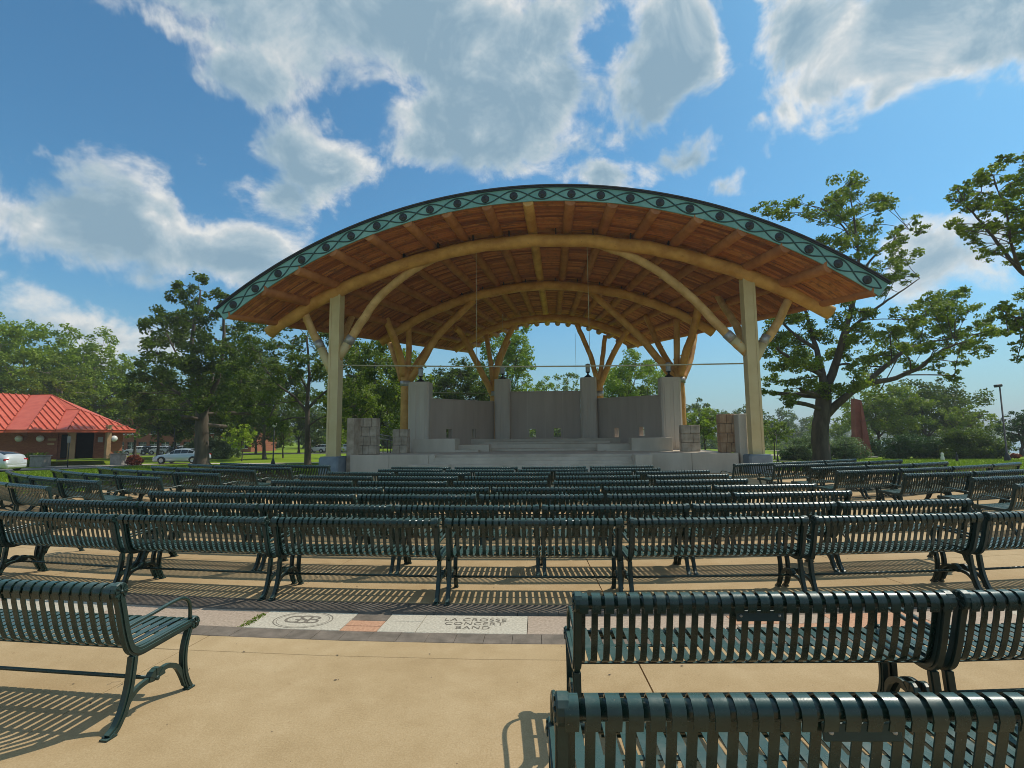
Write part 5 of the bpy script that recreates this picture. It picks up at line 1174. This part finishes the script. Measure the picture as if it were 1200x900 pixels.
# ------------------------------------------------------------------ cars
def make_car(name, lab, loc, rz, paint, Lc=4.7, Wc=1.82, Hc=1.45, group=None, hatch=False):
    t = thing(name, lab, 'car', loc, rz, group)
    # stations along x (front at +x): x, belt z, roof z, half width
    L2 = Lc / 2
    st = [(-1.0, .62, .62, .80), (-.97, .86, .86, .88), (-.86, .96, 1.00, .93), (-.62, .97, 1.26, .97), (-.40, .96, 1.41, 1.0), (-.12, .94, 1.45, 1.0), (.14, .92, 1.40, 1.0), (.34, .91, 1.12, .99), (.46, .90, .93, .98), (.72, .82, .84, .95), (.92, .70, .71, .88), (.99, .52, .53, .78), (1.0, .40, .41, .74)]
    if hatch: st[2] = (-.90, .98, 1.18, .92); st[3] = (-.70, .98, 1.36, .97)
    k = Hc / 1.45; vs = []; P_ = 8
    for (x, bz, tz, w_) in st:
        hw = Wc / 2 * w_; gh_ = max(tz - bz, .0); ins = .22 * min(gh_ / .4, 1)
        prof = [(hw * .82, .20), (hw * .97, .30), (hw * 1.0, .52), (hw * .985, bz * .9), (hw * .93, bz), (hw * .93 - ins, tz - .05 * (gh_ > .1)), (hw * .55, tz), (0, tz + .01)]
        for s in (1, -1):
            pr = prof if s == 1 else prof
            for (y, z) in pr: vs.append((x * L2, s * y, z * k))
    n = len(st); fs = []
    for i in range(n - 1):
        for s in (0, 1):
            for j in range(P_ - 1):
                a = i * 2 * P_ + s * P_ + j; b_ = a + 1; c_ = a + 2 * P_ + 1; d = a + 2 * P_; fs.append((a, b_, c_, d) if s == 0 else (d, c_, b_, a))
        a = i * 2 * P_; fs.append((a, a + 2 * P_, a + 3 * P_, a + P_))
    for i in (0, n - 1):
        o = i * 2 * P_; f = [o + j for j in range(P_)] + [o + P_ + j for j in reversed(range(P_ - 1))]; fs.append(tuple(f) if i else tuple(reversed(f)))
    mb = MB(); mb.add(vs, fs, True); body = mb.build('body', paint, t)
    def glass(i0, i1, name):
        for s in (0, 1):
            mb = MB(); vv = []
            for i in (i0, i1):
                a = Vector(vs[i * 2 * P_ + s * P_ + 4]); b_ = Vector(vs[i * 2 * P_ + s * P_ + 5]); o = Vector((0, (.012 if s == 0 else -.012), .004))
                vv += [a.lerp(b_, .10) + o, a.lerp(b_, .90) + o]
            c0 = (vv[0] + vv[1] + vv[2] + vv[3]) / 4; vv = [c0 + (q - c0) * .93 for q in vv]
            mb.add(vv, [(0, 1, 3, 2)]); mb.build(name, glass_dk, t)
    for a, b_ in ((3, 4), (4, 5), (5, 6), (6, 7)): glass(a, b_, 'side_window')
    for (i0, i1, nm) in ((6, 8, 'windscreen'), (4, 2, 'rear_window')):
        mb = MB(); rows = []
        for f in (.12, .5, .90):
            q0 = i0 + (i1 - i0) * f; ia = int(q0) if i1 > i0 else int(math.ceil(q0)); ib = ia + (1 if i1 > i0 else -1); fr = abs(q0 - ia)
            for j in (5, 6, 7, P_ + 6, P_ + 5): rows.append(Vector(vs[ia * 2 * P_ + j]).lerp(Vector(vs[ib * 2 * P_ + j]), fr) + Vector((.012 if i1 > i0 else -.012, 0, .014)))
        fs2 = [(r * 5 + c_, r * 5 + c_ + 1, r * 5 + c_ + 6, r * 5 + c_ + 5) for r in range(2) for c_ in range(4)]; mb.add(rows, fs2, True); mb.build(nm, glass_dk, t)
    for sx in (-.62, .60):
        for s in (-1, 1):
            c = (sx * L2, s * (Wc / 2 - .10), .32); mb = MB(); mb.lathe([(.20, -.11), (.31, -.11), (.33, -.08), (.33, .08), (.31, .115), (.20, .115)], c, 20, 'y'); wh = mb.build('wheel', rubber, t)
            mb = MB(); mb.lathe([(0, s * .10), (.06, s * .11), (.21, s * .10), (.215, s * .118)], c, 14, 'y')
            for q in range(5):
                a = 2 * pi * q / 5; mb.box((c[0] + cos(a) * .12, c[1] + s * .112, c[2] + sin(a) * .12), (.16, .02, .045), Matrix.Rotation(-a, 3, 'Y'))
            mb.build('rim', rim_m, wh)
            mb = MB(); vv = [(c[0] + cos(pi * i / 12) * .39, s * (Wc / 2 * .985 + .012), c[2] + sin(pi * i / 12) * .37) for i in range(13)] + [(c[0] + cos(pi * i / 12) * .33, s * (Wc / 2 * .985 + .012), c[2] + sin(pi * i / 12) * .33 - .01) for i in range(13)]
            mb.add(vv, [(i, i + 1, 14 + i, 13 + i) for i in range(12)]); mb.build('wheel_arch', black, t)
    for s in (-1, 1):
        mb = MB(); mb.box((-L2 * .955, s * Wc * .38, .82 * k), (.10, .34, .16), None, .03); mb.build('tail_light', lamp_red, t)
        mb = MB(); mb.box((L2 * .93, s * Wc * .35, .62 * k), (.14, .34, .12), None, .03); mb.build('headlight', lamp_clear, t)
        mb = MB(); mb.box((L2 * .30, s * (Wc / 2 + .05), .98 * k), (.12, .16, .12), None, .03); mb.build('wing_mirror', paint, t)
    mb = MB(); mb.box((-L2 * 1.0, 0, .36), (.10, Wc * .76, .18), None, .03); mb.box((L2 * .99, 0, .34), (.10, Wc * .70, .18), None, .03); mb.build('bumper', black if not hatch else paint, t)
    index_kids(t); return t
xc = on_ground(32, 37.6, -.35).x
make_car('parked_car', 'silver hatchback cut off by the left edge, parked on the drive', (xc - 2.35, 37.9, -.44), pi + .10, car_silver, 4.6, 1.8, 1.48, None, True)
bpy.data.objects['parked_car'].rotation_euler.z = pi - .08
bpy.data.objects['parked_car'].location.x = xc - 3.2
xc = on_ground(184, 50.3, -.6).x
make_car('parked_car', 'pale blue silver sedan parked beside the dark oak trunk, facing left', (xc + 2.35, 50.4, gh(xc, 50.4) + .0), pi + .06, car_ice, 4.75, 1.85, 1.42)
FARC = [(163, 'white'), (172, 'dark'), (182, 'white'), (192, 'silver'), (204, 'dark'), (215, 'white'), (376, 'white'), (388, 'dark'), (402, 'silver')]
prot = {}
for i, (px, cn) in enumerate(FARC):
    Y = 88 if px < 300 else 90; x = on_ground(px, Y, 0).x; mt_ = {'white': car_white, 'dark': car_dark, 'silver': car_silver}[cn]
    lab = '%s car far away in the street, %s' % (cn, ['leftmost of the row beyond the brick building', 'second from left behind the lawn', 'third from left behind the lawn', 'fourth from left behind the lawn', 'fifth from left behind the lawn', 'rightmost of the row beyond the brick building', 'just left of the left post', 'directly behind the left post', 'between the left post and the stone wall'][i])
    if cn not in prot: prot[cn] = make_car('parked_car', lab, (x, Y, gh(x, Y)), pi, mt_, group='far cars in the street')
    else:
        o = copy_tree(prot[cn]); o.location = (x, Y, gh(x, Y)); o['label'] = lab

# ------------------------------------------------------------------ far brick building behind the trees
Y = 100.0; a = on_ground(120, Y, 0); b_ = on_ground(292, Y, 0); z0 = -1.0; Wd = b_.x - a.x; tz = at(180, 474, Y).z - z0
FB_ = thing('brick_apartment_building', 'red brick building with rows of windows far behind the dark oak', 'building', (a.x, Y, z0))
cols_, rows_ = 13, 3; ww, wh_ = 1.6, 1.7
for r in range(rows_ + 1):      # masonry bands and piers leave real openings
    zb = r * tz / rows_ - (0 if r == 0 else .5); mb = MB()
    if r == 0: mb.box((Wd / 2, .2, .45), (Wd, .4, .9))
    else: mb.box((Wd / 2, .2, r * tz / rows_ - .15), (Wd, .4, tz / rows_ - wh_ if r < rows_ else 1.2))
    mb.build('wall_band', red_brick, FB_)
for c_ in range(cols_ + 1):
    mb = MB(); mb.box((Wd * c_ / cols_, .22, tz / 2), (Wd / cols_ - ww, .36, tz)); mb.build('brick_pier', red_brick, FB_)
for r in range(rows_):
    for c_ in range(cols_):
        cx = Wd * (c_ + .5) / cols_; zb = .9 if r == 0 else r * tz / rows_ - .15 + (tz / rows_ - wh_) / 2; cz = zb + wh_ / 2
        mb = MB(); mb.box((cx, .30, cz), (ww, .06, wh_)); wdw = mb.build('window', glass_dk, FB_)
        mb = MB(); mb.box((cx, .24, cz), (.08, .06, wh_)); mb.box((cx, .24, cz), (ww, .06, .08)); mb.box((cx, .1, zb), (ww + .1, .25, .10)); mb.build('frame', white_globe, wdw)
mb = MB(); mb.box((Wd / 2, 6, tz / 2), (Wd, 11, tz)); mb.build('core', red_brick, FB_); mb = MB(); mb.box((Wd / 2, 6, tz + .72), (Wd + .8, 12, .3)); mb.build('roof', roofmetal, FB_)

# ------------------------------------------------------------------ lamp posts, sculpture, small things
def lamp_post(px, pyt, Y, lab, kind='globe', r=.06):
    x = on_ground(px, Y, 0).x; z0 = gh(x, Y) - .08; h = at(px, pyt, Y).z - z0; t = thing('lamp_post', lab, 'lamp post', (x, Y, z0))
    mb = MB(); mb.tube([(0, 0, 0), (0, 0, .5), (0, 0, .52), (0, 0, h - .5)], [r * 2.0, r * 1.7, r, r * .75], 10); mb.build('pole', black, t)
    mb = MB(); mb.lathe([(r * 3.2, 0), (r * 3.0, .25), (r * 2, .5), (r * 1.2, .62)], (0, 0, 0), 12); mb.build('base', black, t)
    if kind == 'globe':
        mb = MB(); mb.lathe([(.05, h - .5), (.16, h - .40), (.20, h - .20), (.14, h - .02)], (0, 0, 0), 12); mb.build('lamp_glass', white_globe, t); mb = MB(); mb.lathe([(.22, h - .02), (.12, h + .10), (0, h + .18)], (0, 0, 0), 12); mb.build('lamp_cap', black, t)
    elif kind == 'box':
        mb = MB(); mb.box((-.12, 0, h - .4), (.5, .3, .22), Matrix.Rotation(radians(-8), 3, 'Y'), .04); mb.build('lamp_head', black, t)
    return t
lamp_post(320, 494, 44, 'black park lamp post between the dark oak and the left post', 'globe', .055)
lamp_post(1180, 446, 40, 'tall grey lamp post at the right edge by the river', 'box', .065)
lamp_post(911, 503, 42, 'slender black post right of the right front post', 'none', .03)
lamp_post(203, 496, 60, 'slender post in the lawn behind the pale sedan', 'none', .04)
lamp_post(1121, 522, 40, 'short thin post in the right lawn before the dark shrubs', 'none', .03)
x = on_ground(1010, 50, 0).x; t = thing('red_sculpture', 'tall tapering rusty red steel sculpture right of the large tree', 'sculpture', (x, 50, gh(x, 50) - .1)); h = at(1008, 468, 50).z - gh(x, 50)
mb = MB(); w0, w1 = .72, .42; vs = []
for z, wq in ((0, w0), (h * .5, (w0 + w1) / 2), (h, w1)): vs += [(-wq - z * .02, -wq * .6, z), (wq - z * .045, -wq * .6, z), (wq - z * .045, wq * .6, z), (-wq - z * .02, wq * .6, z)]
vs[8] = (vs[8][0], vs[8][1], h * 1.03); vs[11] = (vs[11][0], vs[11][1], h * 1.03)
mb.add(vs, [(3, 2, 1, 0), (8, 9, 10, 11)] + [(i * 4 + j, i * 4 + (j + 1) % 4, i * 4 + 4 + (j + 1) % 4, i * 4 + 4 + j) for i in range(2) for j in range(4)]); mb.build('shaft', sculpt_red, t)
mb = MB(); mb.box((-.1, -.52, h * .48), (.16, .18, h * .94)); mb.build('edge_plate', sculpt_red, t)
mb = MB(); mb.box((0, 0, .08), (2.0, 1.6, .16), None, .03); mb.build('base_slab', far_conc, t)
x = on_ground(1104, 42.5, 0).x; t = thing('white_marker_post', 'small white marker post before the dark shrubs at right', 'post', (x, 42.5, gh(x, 42.5) - .08)); mb = MB(); mb.lathe([(.13, 0), (.13, .25), (.09, .42), (.11, .5), (.08, .62), (0, .66)], (0, 0, 0), 10); mb.build('body', white_globe, t)

# ------------------------------------------------------------------ haze: one closed box of thin air
mh = bpy.data.materials.new('haze_air'); mh.use_nodes = True; ntv = mh.node_tree; ntv.nodes.clear()
pv = ntv.nodes.new('ShaderNodeVolumePrincipled'); pv.inputs['Density'].default_value = .0006; pv.inputs['Color'].default_value = (.86, .92, .97, 1); pv.inputs['Anisotropy'].default_value = .2
ov = ntv.nodes.new('ShaderNodeOutputMaterial'); ntv.links.new(pv.outputs[0], ov.inputs['Volume'])
mb = MB(); mb.box((0, 1690, 27), (5600, 3700, 78)); mb.build('haze', mh, None, label='thin pale summer haze over the park and river', cat='haze', kind='stuff')
print('LEAFQUADS', NQ[0], 'TRIS', sum(len(m_.polygons) * 2 for m_ in bpy.data.meshes))
